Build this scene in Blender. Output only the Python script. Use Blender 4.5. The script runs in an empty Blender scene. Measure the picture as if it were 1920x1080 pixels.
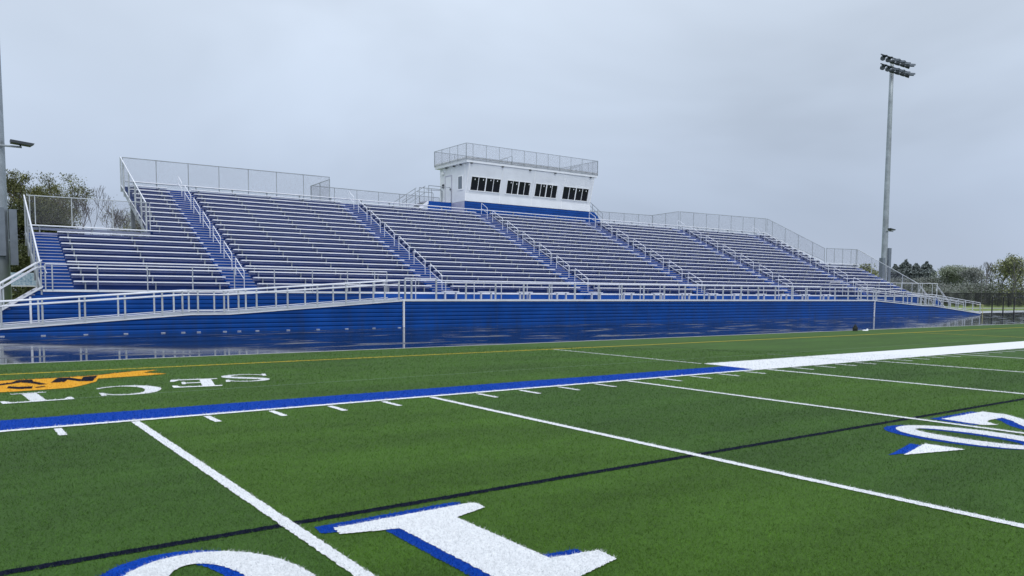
import bpy, math, random
import numpy as np
from mathutils import Matrix, Vector
from mathutils.geometry import tessellate_polygon

rnd = random.Random(7)
scene = bpy.context.scene
col = scene.collection
PI = math.pi

# ------------------------------------------------------------------ materials
def mat(name, color=(.5, .5, .5), rough=.6, metal=0., noise=0., nscale=3., bump=0., bscale=40., spec=.5, color2=None):
    m = bpy.data.materials.new(name); m.use_nodes = True
    nt = m.node_tree; N = nt.nodes; L = nt.links
    b = N['Principled BSDF']
    b.inputs['Base Color'].default_value = (*color, 1)
    b.inputs['Roughness'].default_value = rough
    b.inputs['Metallic'].default_value = metal
    b.inputs['Specular IOR Level'].default_value = spec
    geo = N.new('ShaderNodeNewGeometry')
    if noise or color2:
        t = N.new('ShaderNodeTexNoise'); t.inputs['Scale'].default_value = nscale
        t.inputs['Detail'].default_value = 6
        L.new(geo.outputs['Position'], t.inputs['Vector'])
        r = N.new('ShaderNodeValToRGB')
        r.color_ramp.elements[0].position = .32; r.color_ramp.elements[1].position = .68
        c1 = tuple(c * (1 - noise) for c in color); c2 = color2 or tuple(min(1, c * (1 + noise)) for c in color)
        r.color_ramp.elements[0].color = (*c1, 1); r.color_ramp.elements[1].color = (*c2, 1)
        L.new(t.outputs['Fac'], r.inputs['Fac']); L.new(r.outputs['Color'], b.inputs['Base Color'])
        mr = N.new('ShaderNodeMapRange'); mr.inputs['To Min'].default_value = max(0, rough - .12); mr.inputs['To Max'].default_value = min(1, rough + .12)
        L.new(t.outputs['Fac'], mr.inputs['Value']); L.new(mr.outputs['Result'], b.inputs['Roughness'])
    if bump:
        t2 = N.new('ShaderNodeTexNoise'); t2.inputs['Scale'].default_value = bscale; t2.inputs['Detail'].default_value = 4
        L.new(geo.outputs['Position'], t2.inputs['Vector'])
        bp = N.new('ShaderNodeBump'); bp.inputs['Strength'].default_value = bump; bp.inputs['Distance'].default_value = .02
        L.new(t2.outputs['Fac'], bp.inputs['Height']); L.new(bp.outputs['Normal'], b.inputs['Normal'])
    return m

BENCH = mat('bench_aluminium', (.85, .86, .90), .38, .10, .05, 1.3)
FOOT = mat('foot_plank_shaded', (.30, .32, .50), .5, .3, .15, 1.3)  # aluminium with the shade below the seats put into its colour
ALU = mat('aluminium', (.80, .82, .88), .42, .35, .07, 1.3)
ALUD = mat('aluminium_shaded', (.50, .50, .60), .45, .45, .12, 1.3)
GALV = mat('galvanised_steel', (.36, .39, .42), .45, .55, .16, 2.2)
GALVL = mat('galvanised_rail', (.56, .59, .62), .42, .5, .12, 2.)
STEEL = mat('galvanised_pole', (.34, .38, .41), .5, .35, .22, 1.4)
BLUE = mat('blue_siding', (.002, .056, .275), .40, 0., .16, .8, spec=.22)
BLUED = mat('blue_decking', (.004, .060, .290), .46, 0., .12, 1.5, spec=.22)
BLUER = mat('blue_riser_shaded', (.018, .056, .22), .5, 0., .22, 2.5, spec=.25)  # same blue paint, shade between the seat rows put into the colour
WHITE = mat('white_siding', (.72, .75, .80), .5, 0., .05, .9)
TRIM = mat('white_trim', (.82, .84, .87), .4, 0., .03, 2)
DARK = mat('dark_housing', (.045, .055, .065), .45, .2, .2, 3)
GREYB = mat('grey_box', (.20, .23, .27), .45, .4, .1, 3)
LENS = mat('lamp_lens', (.12, .14, .16), .15, 0., .1, 5)
CONC = mat('concrete', (.32, .32, .34), .55, 0., .2, 1.5, .3)
BARK = mat('bark', (.075, .062, .055), .9, 0., .3, 4)
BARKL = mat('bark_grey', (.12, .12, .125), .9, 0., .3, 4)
BLACKM = mat('black_metal', (.012, .013, .016), .5, .2)
BAG = mat('black_fabric', (.012, .016, .014), .8, 0., .3, 30)
YELP = mat('yellow_paint', (.50, .46, .22), .5)
BANNERM = mat('banner_cloth', (.16, .30, .46), .7, 0., 0, 9., color2=(.62, .72, .80))
DARKIN = mat('dark_interior', (.02, .02, .03), .8)

def darken_low(m, zlo, zhi, amt):  # streaky darker tone, stronger toward the bottom
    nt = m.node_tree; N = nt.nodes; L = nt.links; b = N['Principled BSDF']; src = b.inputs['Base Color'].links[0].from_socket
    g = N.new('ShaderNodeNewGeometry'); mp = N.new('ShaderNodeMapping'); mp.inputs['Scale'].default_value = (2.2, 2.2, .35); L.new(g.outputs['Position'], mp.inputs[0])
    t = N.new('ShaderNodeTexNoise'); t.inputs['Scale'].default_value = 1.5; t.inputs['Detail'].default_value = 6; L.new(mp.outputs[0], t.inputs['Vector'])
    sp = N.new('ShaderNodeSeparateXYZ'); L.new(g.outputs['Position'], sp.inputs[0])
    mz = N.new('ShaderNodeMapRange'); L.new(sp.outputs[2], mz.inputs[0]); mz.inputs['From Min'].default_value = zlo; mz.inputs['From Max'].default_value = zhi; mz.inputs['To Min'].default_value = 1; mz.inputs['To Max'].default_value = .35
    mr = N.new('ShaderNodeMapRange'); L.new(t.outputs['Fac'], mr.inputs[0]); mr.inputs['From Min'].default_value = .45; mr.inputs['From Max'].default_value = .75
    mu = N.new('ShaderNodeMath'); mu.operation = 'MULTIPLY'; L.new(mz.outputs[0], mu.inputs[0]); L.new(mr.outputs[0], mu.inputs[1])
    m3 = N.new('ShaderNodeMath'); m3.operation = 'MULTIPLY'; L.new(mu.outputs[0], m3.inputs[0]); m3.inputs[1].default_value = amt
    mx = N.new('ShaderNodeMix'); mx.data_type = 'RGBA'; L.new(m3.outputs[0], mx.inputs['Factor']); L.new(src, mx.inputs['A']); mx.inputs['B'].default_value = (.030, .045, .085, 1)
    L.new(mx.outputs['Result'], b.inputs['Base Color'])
darken_low(BLUE, 0., 1.2, .5)

def glass_mat():
    m = bpy.data.materials.new('window_glass'); m.use_nodes = True
    b = m.node_tree.nodes['Principled BSDF']
    b.inputs['Base Color'].default_value = (.012, .014, .018, 1); b.inputs['Roughness'].default_value = .06
    b.inputs['Specular IOR Level'].default_value = .35
    return m
GLASS = glass_mat()

def mesh_mat(name, colr, pitch, wire):
    """woven wire fabric: diamond pattern of wires, open between them"""
    m = bpy.data.materials.new(name); m.use_nodes = True
    nt = m.node_tree; N = nt.nodes; L = nt.links; b = N['Principled BSDF']; out = N['Material Output']
    b.inputs['Base Color'].default_value = (*colr, 1); b.inputs['Roughness'].default_value = .5; b.inputs['Metallic'].default_value = .3
    g = N.new('ShaderNodeNewGeometry'); s = N.new('ShaderNodeSeparateXYZ'); L.new(g.outputs['Position'], s.inputs[0])
    def M(op, a, c):
        n = N.new('ShaderNodeMath'); n.operation = op
        for i, v in enumerate((a, c)):
            if isinstance(v, (int, float)): n.inputs[i].default_value = v
            else: L.new(v, n.inputs[i])
        return n.outputs[0]
    h = M('ADD', s.outputs[0], s.outputs[1])
    tot = None
    for sg in (1, -1):
        u = M('ADD', h, M('MULTIPLY', s.outputs[2], sg))
        fr = M('FRACT', M('MULTIPLY', u, 1 / pitch), 0)
        w = M('LESS_THAN', fr, wire)
        tot = w if tot is None else M('MAXIMUM', tot, w)
    tr = N.new('ShaderNodeBsdfTransparent'); mx = N.new('ShaderNodeMixShader')
    L.new(tot, mx.inputs[0]); L.new(tr.outputs[0], mx.inputs[1]); L.new(b.outputs[0], mx.inputs[2]); L.new(mx.outputs[0], out.inputs[0])
    return m
CHAIN = mesh_mat('chain_link', (.20, .20, .24), .055, .10)
CHAINB = mesh_mat('black_windscreen_mesh', (.015, .017, .020), .08, .42)

def turf_nodes(m, base_dark, mul=1.):
    nt = m.node_tree; N = nt.nodes; L = nt.links; b = N['Principled BSDF']
    g = N.new('ShaderNodeNewGeometry'); s = N.new('ShaderNodeSeparateXYZ'); L.new(g.outputs['Position'], s.inputs[0])
    def M(op, *a):
        n = N.new('ShaderNodeMath'); n.operation = op
        for i, v in enumerate(a):
            if isinstance(v, (int, float)): n.inputs[i].default_value = v
            else: L.new(v, n.inputs[i])
        return n.outputs[0]
    # rolls of turf laid five yards wide: the pile leans alternately
    k = M('MODULO', M('FLOOR', M('MULTIPLY', M('ADD', s.outputs[0], 91.44), 1 / 4.572)), 2.)
    infield = M('LESS_THAN', s.outputs[1], 0.)
    alt = M('ADD', M('MULTIPLY', k, infield), M('MULTIPLY', M('SUBTRACT', 1., infield), .35))
    n1 = N.new('ShaderNodeTexNoise'); n1.inputs['Scale'].default_value = .55; n1.inputs['Detail'].default_value = 5
    mp = N.new('ShaderNodeMapping'); mp.inputs['Scale'].default_value = (.5, 1.8, 1); L.new(g.outputs['Position'], mp.inputs[0]); L.new(mp.outputs[0], n1.inputs['Vector'])
    n2 = N.new('ShaderNodeTexNoise'); n2.inputs['Scale'].default_value = 38; n2.inputs['Detail'].default_value = 5; n2.inputs['Roughness'].default_value = .75
    L.new(g.outputs['Position'], n2.inputs['Vector'])
    n3 = N.new('ShaderNodeTexNoise'); n3.inputs['Scale'].default_value = 5; n3.inputs['Detail'].default_value = 4
    L.new(g.outputs['Position'], n3.inputs['Vector'])
    mixa = N.new('ShaderNodeMix'); mixa.data_type = 'RGBA'; L.new(alt, mixa.inputs['Factor'])
    B = (.036, .086, .011); A = (.044, .102, .009)
    mixa.inputs['A'].default_value = (*[c * mul for c in A], 1); mixa.inputs['B'].default_value = (*[c * mul for c in B], 1)
    f = M('ADD', M('MULTIPLY', n1.outputs[0], .7), M('ADD', M('MULTIPLY', n2.outputs[0], 1.5), M('MULTIPLY', n3.outputs[0], .35)))
    f = M('ADD', M('MULTIPLY', M('SUBTRACT', f, 1.275), base_dark), 1.)
    b.inputs['Specular IOR Level'].default_value = .1
    n4 = N.new('ShaderNodeTexNoise'); n4.inputs['Scale'].default_value = 150; n4.inputs['Detail'].default_value = 2; L.new(g.outputs['Position'], n4.inputs['Vector'])
    f = M('MULTIPLY', f, M('ADD', .45, M('MULTIPLY', n4.outputs[0], 1.1)))
    f = M('MULTIPLY', f, M('ADD', .55, M('MULTIPLY', g.outputs['Random Per Island'], .9)) if base_dark > 1.45 else 1.)
    mul_ = N.new('ShaderNodeVectorMath'); mul_.operation = 'SCALE'; L.new(mixa.outputs['Result'], mul_.inputs[0]); L.new(f, mul_.inputs['Scale'])
    L.new(mul_.outputs[0], b.inputs['Base Color'])
    b.inputs['Roughness'].default_value = .75; b.inputs['Specular IOR Level'].default_value = .18
    return n2, b, g
def turf_mat(name, contrast, mul, bump=True):
    m = bpy.data.materials.new(name); m.use_nodes = True
    n2, b, g = turf_nodes(m, contrast, mul)
    if bump:
        N = m.node_tree.nodes; L = m.node_tree.links
        bp = N.new('ShaderNodeBump'); bp.inputs['Strength'].default_value = .5; bp.inputs['Distance'].default_value = .01
        L.new(n2.outputs[0], bp.inputs['Height']); L.new(bp.outputs[0], b.inputs['Normal'])
    return m
TURF = turf_mat('turf', 1.3, .98)
BLADE = turf_mat('turf_blade', 1.6, 1.32, False)
def paint_mat(name, c, v=.12):
    m = mat(name, c, .8, 0., v, 60.,   .6, 90., .08)
    N = m.node_tree.nodes; L = m.node_tree.links; b = N['Principled BSDF']
    src = b.inputs['Base Color'].links[0].from_socket
    g = N.new('ShaderNodeNewGeometry'); mr = N.new('ShaderNodeMapRange'); mr.inputs['To Min'].default_value = .78; mr.inputs['To Max'].default_value = 1.12
    L.new(g.outputs['Random Per Island'], mr.inputs[0]); sc = N.new('ShaderNodeVectorMath'); sc.operation = 'SCALE'
    L.new(src, sc.inputs[0]); L.new(mr.outputs[0], sc.inputs['Scale']); L.new(sc.outputs[0], b.inputs['Base Color'])
    return m
PWHITE = paint_mat('white_turf', (.76, .78, .80), .12)
PBLUE = paint_mat('blue_turf', (.002, .050, .36), .25)
PNAVY = paint_mat('navy_turf', (.0025, .005, .018), .3)
PGOLD = paint_mat('gold_turf', (.72, .36, .03), .14)
PYEL = paint_mat('yellow_turf', (.60, .46, .06), .2)
PFAINT = paint_mat('faint_white_turf', (.17, .25, .15), .3)
PSEAM = paint_mat('dark_seam_turf', (.03, .05, .03), .3)
PGREYSEAM = paint_mat('grey_seam_turf', (.40, .42, .45), .2)

def pavement_mat():
    m = bpy.data.materials.new('wet_asphalt'); m.use_nodes = True
    nt = m.node_tree; N = nt.nodes; L = nt.links; b = N['Principled BSDF']
    g = N.new('ShaderNodeNewGeometry')
    mp = N.new('ShaderNodeMapping'); mp.inputs['Scale'].default_value = (.30, .95, 1); L.new(g.outputs['Position'], mp.inputs[0])
    n = N.new('ShaderNodeTexNoise'); n.inputs['Scale'].default_value = 1.; n.inputs['Detail'].default_value = 5; n.inputs['Roughness'].default_value = .55; n.inputs['Distortion'].default_value = .6
    L.new(mp.outputs[0], n.inputs['Vector'])
    r = N.new('ShaderNodeValToRGB'); r.color_ramp.elements[0].position = .56; r.color_ramp.elements[1].position = .68
    L.new(n.outputs[0], r.inputs[0])
    mixc = N.new('ShaderNodeMix'); mixc.data_type = 'RGBA'; L.new(r.outputs[0], mixc.inputs['Factor'])
    mixc.inputs['A'].default_value = (.008, .016, .030, 1); mixc.inputs['B'].default_value = (.10, .105, .13, 1)
    L.new(mixc.outputs['Result'], b.inputs['Base Color'])
    mr = N.new('ShaderNodeMapRange'); L.new(r.outputs[0], mr.inputs[0]); mr.inputs['To Min'].default_value = .055; mr.inputs['To Max'].default_value = .42
    L.new(mr.outputs[0], b.inputs['Roughness'])
    b.inputs['Specular IOR Level'].default_value = .5; b.inputs['IOR'].default_value = 1.21
    n2 = N.new('ShaderNodeTexNoise'); n2.inputs['Scale'].default_value = 1.6; n2.inputs['Detail'].default_value = 3
    L.new(g.outputs['Position'], n2.inputs['Vector'])
    bp = N.new('ShaderNodeBump'); bp.inputs['Strength'].default_value = .10; bp.inputs['Distance'].default_value = .008
    L.new(n2.outputs[0], bp.inputs['Height']); L.new(bp.outputs[0], b.inputs['Normal'])
    return m
PAVE = pavement_mat()
GRASS = mat('meadow_grass', (.10, .16, .025), .9, 0., .3, .25, color2=(.20, .27, .045))

def leaf_mat(name, c1, c2, scale=.6):
    m = mat(name, c1, .75, 0., 0., scale, color2=c2, spec=.2)
    m.node_tree.nodes['Principled BSDF'].inputs['Roughness'].default_value = .75
    return m
LEAFG = leaf_mat('spring_leaf_green', (.070, .080, .030), (.22, .23, .10))
LEAFD = leaf_mat('dark_leaf', (.030, .042, .018), (.085, .095, .035))
LEAFY = leaf_mat('yellow_green_leaf', (.12, .14, .075), (.30, .32, .16))
LEAFC = leaf_mat('haze_tinted_needles', (.13, .155, .155), (.20, .23, .225), .3)  # distance haze lightens the needle colour itself
LEAFP = leaf_mat('pale_hazy_leaf', (.19, .22, .18), (.33, .37, .27), .3)  # haze is painted into this and the twig colour below
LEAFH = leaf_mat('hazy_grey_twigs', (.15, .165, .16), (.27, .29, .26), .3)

# ------------------------------------------------------------------ mesh building
class MB:
    def __init__(s): s.v = []; s.f = []
    def quad(s, a, b, c, d):
        n = len(s.v); s.v += [a, b, c, d]; s.f.append((n, n + 1, n + 2, n + 3)); return s
    def poly(s, pts):
        n = len(s.v); s.v += list(pts); s.f.append(tuple(range(n, n + len(pts)))); return s
    def box(s, x0, y0, z0, x1, y1, z1):
        n = len(s.v)
        s.v += [(x0, y0, z0), (x1, y0, z0), (x1, y1, z0), (x0, y1, z0), (x0, y0, z1), (x1, y0, z1), (x1, y1, z1), (x0, y1, z1)]
        s.f += [tuple(n + i for i in q) for q in ((0, 3, 2, 1), (4, 5, 6, 7), (0, 1, 5, 4), (1, 2, 6, 5), (2, 3, 7, 6), (3, 0, 4, 7))]
        return s
    def tube(s, pts, r, sides=6, r2=None):
        """round bar through the points, mitred at the bends"""
        P = [Vector(p) for p in pts]; n0 = len(s.v); k = len(P)
        for i, p in enumerate(P):
            if i == 0: d = P[1] - P[0]
            elif i == k - 1: d = P[-1] - P[-2]
            else: d = (P[i] - P[i - 1]).normalized() + (P[i + 1] - P[i]).normalized()
            d.normalize()
            ref = Vector((0, 0, 1)) if abs(d.z) < .9 else Vector((1, 0, 0))
            a = d.cross(ref).normalized(); b = d.cross(a)
            rr = r if r2 is None else r + (r2 - r) * i / (k - 1)
            for j in range(sides):
                t = 2 * PI * (j + .5) / sides
                q = p + (a * math.cos(t) + b * math.sin(t)) * rr
                s.v.append(tuple(q))
        for i in range(k - 1):
            for j in range(sides):
                a0 = n0 + i * sides + j; a1 = n0 + i * sides + (j + 1) % sides
                s.f.append((a0, a1, a1 + sides, a0 + sides))
        s.f.append(tuple(n0 + j for j in reversed(range(sides))))
        s.f.append(tuple(n0 + (k - 1) * sides + j for j in range(sides)))
        return s
    def prism(s, pts2, axis, a, b):
        """2D outline extruded along axis 'x' (pts = y,z), 'y' (x,z) or 'z' (x,y)"""
        def P(p, t):
            return {'x': (t, p[0], p[1]), 'y': (p[0], t, p[1]), 'z': (p[0], p[1], t)}[axis]
        n = len(s.v); k = len(pts2)
        s.v += [P(p, a) for p in pts2] + [P(p, b) for p in pts2]
        for i in range(k):
            j = (i + 1) % k; s.f.append((n + i, n + j, n + k + j, n + k + i))
        tri = tessellate_polygon([[Vector((p[0], p[1], 0)) for p in pts2]])
        for t in tri:
            s.f.append(tuple(n + i for i in t)); s.f.append(tuple(n + k + i for i in reversed(t)))
        return s
    def build(s, name, m, parent=None, smooth=False):
        me = bpy.data.meshes.new(name)
        o0 = parent['_o'] if parent is not None and '_o' in parent.keys() else (0, 0, 0)
        v = [(p[0] - o0[0], p[1] - o0[1], p[2] - o0[2]) for p in s.v] if any(o0) else s.v
        me.from_pydata(v, [], s.f); me.update(); me.materials.append(m)
        if smooth:
            me.polygons.foreach_set('use_smooth', [True] * len(me.polygons))
        o = bpy.data.objects.new(name, me); col.objects.link(o)
        if parent is not None:
            o.parent = parent
            if parent.type == 'MESH': o['_o'] = tuple(o0)
        return o
def recalc(o):
    import bmesh
    bm = bmesh.new(); bm.from_mesh(o.data); bmesh.ops.recalc_face_normals(bm, faces=bm.faces); bm.to_mesh(o.data); bm.free(); return o

def tag(o, label, cat, group=None, kind=None):
    o['label'] = label; o['category'] = cat
    if group: o['group'] = group
    if kind: o['kind'] = kind
    return o
def thing(name, label, cat, loc=(0, 0, 0), group=None):
    """Empty at the thing's base; parts are given in world metres and stored relative to it"""
    o = bpy.data.objects.new(name, None); col.objects.link(o); o.location = loc; o.empty_display_size = .3
    o['_o'] = tuple(float(c) for c in loc)
    return tag(o, label, cat, group)
def struct(name, mb, m, label=None):
    o = mb.build(name, m); o['kind'] = 'structure'
    if label: o['label'] = label
    return o
def part(mb, name, m, par, smooth=False):
    o = mb.build(name, m, par, smooth)
    o['_o'] = par['_o']
    return o
def copy_tree(src, loc, label, group=None):
    c = src.copy(); col.objects.link(c); c.location = loc; c['label'] = label; c['_o'] = tuple(loc)
    if group: c['group'] = group
    for ch in list(src.children):
        d = ch.copy(); col.objects.link(d); d.parent = c
        for g in ch.children:
            e = g.copy(); col.objects.link(e); e.parent = d
    return c

# ------------------------------------------------------------------ camera
cam = bpy.data.cameras.new('camera'); co = bpy.data.objects.new('camera', cam); col.objects.link(co)
R_ = (.80988, -.586562, .006303); U_ = (.036398, .060974, .997475); F_ = (.585466, .807606, -.070731)
CAM = (-2.0579, -11.5143, 1.7498)
co.matrix_world = Matrix(((R_[0], U_[0], -F_[0], CAM[0]), (R_[1], U_[1], -F_[1], CAM[1]), (R_[2], U_[2], -F_[2], CAM[2]), (0, 0, 0, 1)))
cam.sensor_width = 36; cam.lens = 1475.405 / 1920 * 36; cam.shift_y = 115.48 / 1920
cam.clip_start = .1; cam.clip_end = 3000
scene.camera = co

# ------------------------------------------------------------------ light and sky
w = bpy.data.worlds.new('World'); scene.world = w; w.use_nodes = True
nt = w.node_tree; N = nt.nodes; L = nt.links; bg = N['Background']
sky = N.new('ShaderNodeTexSky'); sky.sky_type = 'NISHITA'; sky.sun_disc = False
SE, SR = math.radians(52), math.radians(200)
sky.sun_elevation = SE; sky.sun_rotation = SR; sky.air_density = 1.; sky.dust_density = 3.
tc = N.new('ShaderNodeTexCoord'); sp = N.new('ShaderNodeSeparateXYZ'); L.new(tc.outputs['Generated'], sp.inputs[0])
ramp = N.new('ShaderNodeValToRGB'); cr = ramp.color_ramp
cr.elements[0].position = 0.; cr.elements[0].color = (.43, .50, .63, 1)
cr.elements[1].position = 1.; cr.elements[1].color = (.90, .98, 1.12, 1)
for p_, c_ in ((.10, (.415, .490, .62)), (.24, (.505, .585, .705)), (.42, (.62, .70, .81))):
    e = cr.elements.new(p_); e.color = (*c_, 1)
L.new(sp.outputs[2], ramp.inputs[0])
mp = N.new('ShaderNodeMapping'); mp.inputs['Scale'].default_value = (1., 1., 2.6); L.new(tc.outputs['Generated'], mp.inputs[0])
cn = N.new('ShaderNodeTexNoise'); cn.inputs['Scale'].default_value = 1.7; cn.inputs['Detail'].default_value = 4; cn.inputs['Roughness'].default_value = .5; cn.inputs['Distortion'].default_value = .5
L.new(mp.outputs[0], cn.inputs['Vector'])
cm = N.new('ShaderNodeMapRange'); cm.inputs['From Min'].default_value = .3; cm.inputs['From Max'].default_value = .7; cm.inputs["To Min"].default_value = .94; cm.inputs["To Max"].default_value = 1.25
L.new(cn.outputs[0], cm.inputs[0])
sc_ = N.new('ShaderNodeVectorMath'); sc_.operation = 'SCALE'; L.new(ramp.outputs[0], sc_.inputs[0]); L.new(cm.outputs[0], sc_.inputs['Scale'])
s2 = N.new('ShaderNodeVectorMath'); s2.operation = 'SCALE'; L.new(sky.outputs[0], s2.inputs[0]); s2.inputs['Scale'].default_value = .006
ad = N.new('ShaderNodeVectorMath'); ad.operation = 'ADD'; L.new(sc_.outputs[0], ad.inputs[0]); L.new(s2.outputs[0], ad.inputs[1])
L.new(ad.outputs[0], bg.inputs[0]); bg.inputs[1].default_value = 1.
sun = bpy.data.lights.new('sun', 'SUN'); sun.energy = 1.6; sun.angle = math.radians(35); sun.color = (1., .97, .93)
so = bpy.data.objects.new('sun', sun); col.objects.link(so)
az = SR
sd = Vector((math.sin(az) * math.cos(SE), math.cos(az) * math.cos(SE), math.sin(SE)))
so.rotation_euler = sd.to_track_quat('Z', 'Y').to_euler()
so.location = (0, 0, 40)
scene.view_settings.view_transform = 'Standard'; scene.view_settings.look = 'None'
scene.view_settings.exposure = 0; scene.view_settings.gamma = 1
scene.render.engine = 'CYCLES'
scene.cycles.use_denoising = True
try: scene.cycles.denoiser = 'OPENIMAGEDENOISE'
except Exception: pass
scene.cycles.transparent_max_bounces = 16
scene.cycles.max_bounces = 8

# ------------------------------------------------------------------ ground, pavement, turf
struct('meadow', MB().quad((-900, -600, -.03), (1200, -600, -.03), (1200, 1500, -.03), (-900, 1500, -.03)), GRASS)
struct('pavement', MB().quad((-90, 10.8, -.012), (150, 10.8, -.012), (150, 33.2, -.012), (-90, 33.2, -.012)), PAVE)
struct('path_and_sky_sheen', MB().quad((120, 44, -.014), (190, 30, -.014), (190, 33.5, -.014), (120, 48, -.014)), CONC)
SKYSHEEN = mat('sky_sheen_pale', (.42, .43, .47), .22, 0., .25, .8)  # pale colour stands in for sky mirrored in wet pavement
struct('path_and_sky_sheen', MB().quad((81.5, 27.6, -.006), (150, 27.6, -.006), (150, 33.2, -.006), (81.5, 33.2, -.006)), SKYSHEEN)  # added sheet: painted sky reflection along the far pavement edge
struct('turf_edge_kerb', MB().box(-90, 10.66, -.2, 150, 10.82, .004), CONC)
struct('turf', MB().quad((-60, -70, 0), (150, -70, 0), (150, 10.66, 0), (-60, 10.66, 0)), TURF)

# painted markings: outlines with ragged fibre edges; blades are added below
marks = []      # (name, outline(s), z, material)
def resample(pts, step, jit, r):
    out = []
    k = len(pts)
    for i in range(k):
        a = Vector(pts[i]); b = Vector(pts[(i + 1) % k]); Ln = (b - a).length
        n = max(1, int(Ln / step)); nrm = Vector((-(b - a).y, (b - a).x)); nrm = nrm.normalized() if Ln > 0 else nrm
        for j in range(n):
            p = a + (b - a) * (j / n)
            if j: p = p + nrm * r.uniform(-jit, jit)
            out.append((p.x, p.y))
    return out
def mark(name, pts, z, m, holes=(), label=None, near=True):
    cx = sum(p[0] for p in pts) / len(pts); cy = sum(p[1] for p in pts) / len(pts)
    marks.append(dict(name=name, pts=[tuple(p) for p in pts], holes=[[tuple(q) for q in h] for h in holes], z=z, m=m, label=label, blades=[]))
def strip(x0, y0, x1, y1): return [(x0, y0), (x1, y0), (x1, y1), (x0, y1)]
SP = 4.572
mark('navy_boundary_line', strip(-14, -5.855, 110, -5.76), .004, PNAVY, label='thin navy line across the turf parallel to the sideline')
mark('blue_team_border', strip(-40, .10, 13.56, 1.02), .004, PBLUE, label='broad blue band behind the white sideline')
mark('white_team_border', [(13.45, .10), (62, .10), (62, 1.80), (13.62, 1.80)], .006, PWHITE, label='wide white band behind the sideline on the right')
mark('sideline', strip(-40, -.02, 75, .10), .008, PWHITE, label='white sideline in front of the blue and white bands')
mark('coach_box_line', strip(13.55, 1.83, 13.62, 7.80), .005, PWHITE)
mark('yellow_restraint_line', strip(-40, 7.855, 120, 7.975), .005, PYEL)
mark('yellow_cross_line', strip(35.9, 1.85, 36.0, 7.84), .005, PYEL)
mark('faint_chalk_line', strip(-40, 2.98, 60, 3.03), .003, PFAINT)
mark('turf_seam', strip(17.78, -.0, 17.82, 2.9), .0095, PGREYSEAM)
mark('dark_turf_seam', strip(17.78, 1.82, 17.83, 7.6), .0035, PSEAM)
for i in range(-3, 15):
    mark('yard_line', strip(i * SP - .052, -32, i * SP + .052, -.06), .0065, PWHITE, label='white five yard line crossing the turf')
    for k in range(1, 5):
        x = i * SP + k * .9144
        mark('yard_tick', strip(x - .045, -.68, x + .045, -.10), .006, PWHITE)

# big numerals, read from the stands, with a blue drop shadow
def ell(cx, cy, a, b, n=64, p=2.0):
    o = []
    for i in range(n):
        t = 2 * PI * i / n; c, s_ = math.cos(t), math.sin(t)
        o.append((cx + a * abs(c) ** (2 / p) * (1 if c > 0 else -1), cy + b * abs(s_) ** (2 / p) * (1 if s_ > 0 else -1)))
    return o
G1 = [(0, .02), (.04, -.02), (1.26, 0), (1.28, .17), (.86, .29), (.86, 1.84), (.50, 1.84), (0, 1.70), (-.02, 1.50), (.36, 1.44), (.36, .28), (.02, .17)]
G2 = [(.02, 0), (1.28, 0), (1.36, .58), (1.17, .70), (1.02, .50), (.84, .44), (.42, .44), (.62, .66), (.98, .92), (1.20, 1.20), (1.22, 1.45), (1.08, 1.70), (.80, 1.84), (.50, 1.84), (.22, 1.72),
      (.08, 1.50), (.08, 1.32), (.22, 1.22), (.38, 1.26), (.42, 1.44), (.52, 1.58), (.68, 1.58), (.80, 1.44), (.78, 1.22), (.60, .98), (.02, .34)]
Y0N = -6.10
def numeral(g, xr, name, label, hole=None):
    f = lambda P, dx=0, dy=0: [(xr - x + dx, Y0N - y + dy) for x, y in P]
    mark('numeral_shadow', f(g, -.105, .105), .005, PBLUE, holes=[f(hole, -.105, .105)] if hole else ())
    mark(name, f(g), .009, PWHITE, holes=[f(hole)] if hole else (), label=label)
Z_OUT = ell(.59, .92, .58, .92, p=2.15); Z_IN = ell(.59, .92, .25, .70, p=2.1)
for i, g in ((0, G1), (2, G2), (4, None)):
    X = i * SP
    if g: numeral(g, X + 1.50 if i == 0 else X + 1.58, 'numeral', 'white field numeral with a blue shadow')
    numeral(Z_OUT, X - .24, 'numeral', 'white zero beside the yard line', Z_IN)
for X in (SP * 2,):
    T = [(7.40, -6.90), (7.40, -7.38), (6.50, -7.14)]
    T2 = [(x - .115, y + .065) for x, y in T]
    T = [(6.475, -7.115), (7.337, -6.914), (7.36, -7.36)]
    # arrow: broad end carries the tip toward the nearer goal
    mark('arrow_shadow', [(x - .13, y + .10) for x, y in T], .005, PBLUE)
    mark('arrow', T, .009, PWHITE)

# gold emblem and the arched word behind the sideline
GOLD = [(-3.4, 6.50), (-2.3, 6.56), (-1.19, 6.55), (-.3, 6.56), (.50, 6.70), (1.0, 7.05), (1.48, 7.30), (1.80, 7.26), (1.55, 7.0), (1.41, 6.76), (1.66, 6.46), (1.78, 6.30), (1.45, 6.17), (.9, 6.08), (.43, 6.02),
        (.32, 5.47), (.07, 5.01), (-.02, 4.86), (-.21, 4.61), (-.6, 4.56), (-1.16, 4.50), (-1.8, 4.62), (-2.6, 4.9), (-3.4, 5.3)]
mark('emblem_outline', [(x, y + (.10 if y > 6.1 else -.0)) for x, y in GOLD], .003, PNAVY)
mark('emblem', [(x, y - .0) for x, y in GOLD], .007, PGOLD, label='gold state shaped emblem on the turf')
LN = [(-.43, 5.66), (-.23, 6.50), (-.02, 6.50), (.13, 5.98), (.24, 6.52), (.50, 6.58), (.27, 5.56), (.05, 5.64), (-.10, 6.08), (-.20, 5.64)]
mark('emblem_letter', LN, .011, PNAVY)
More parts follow.
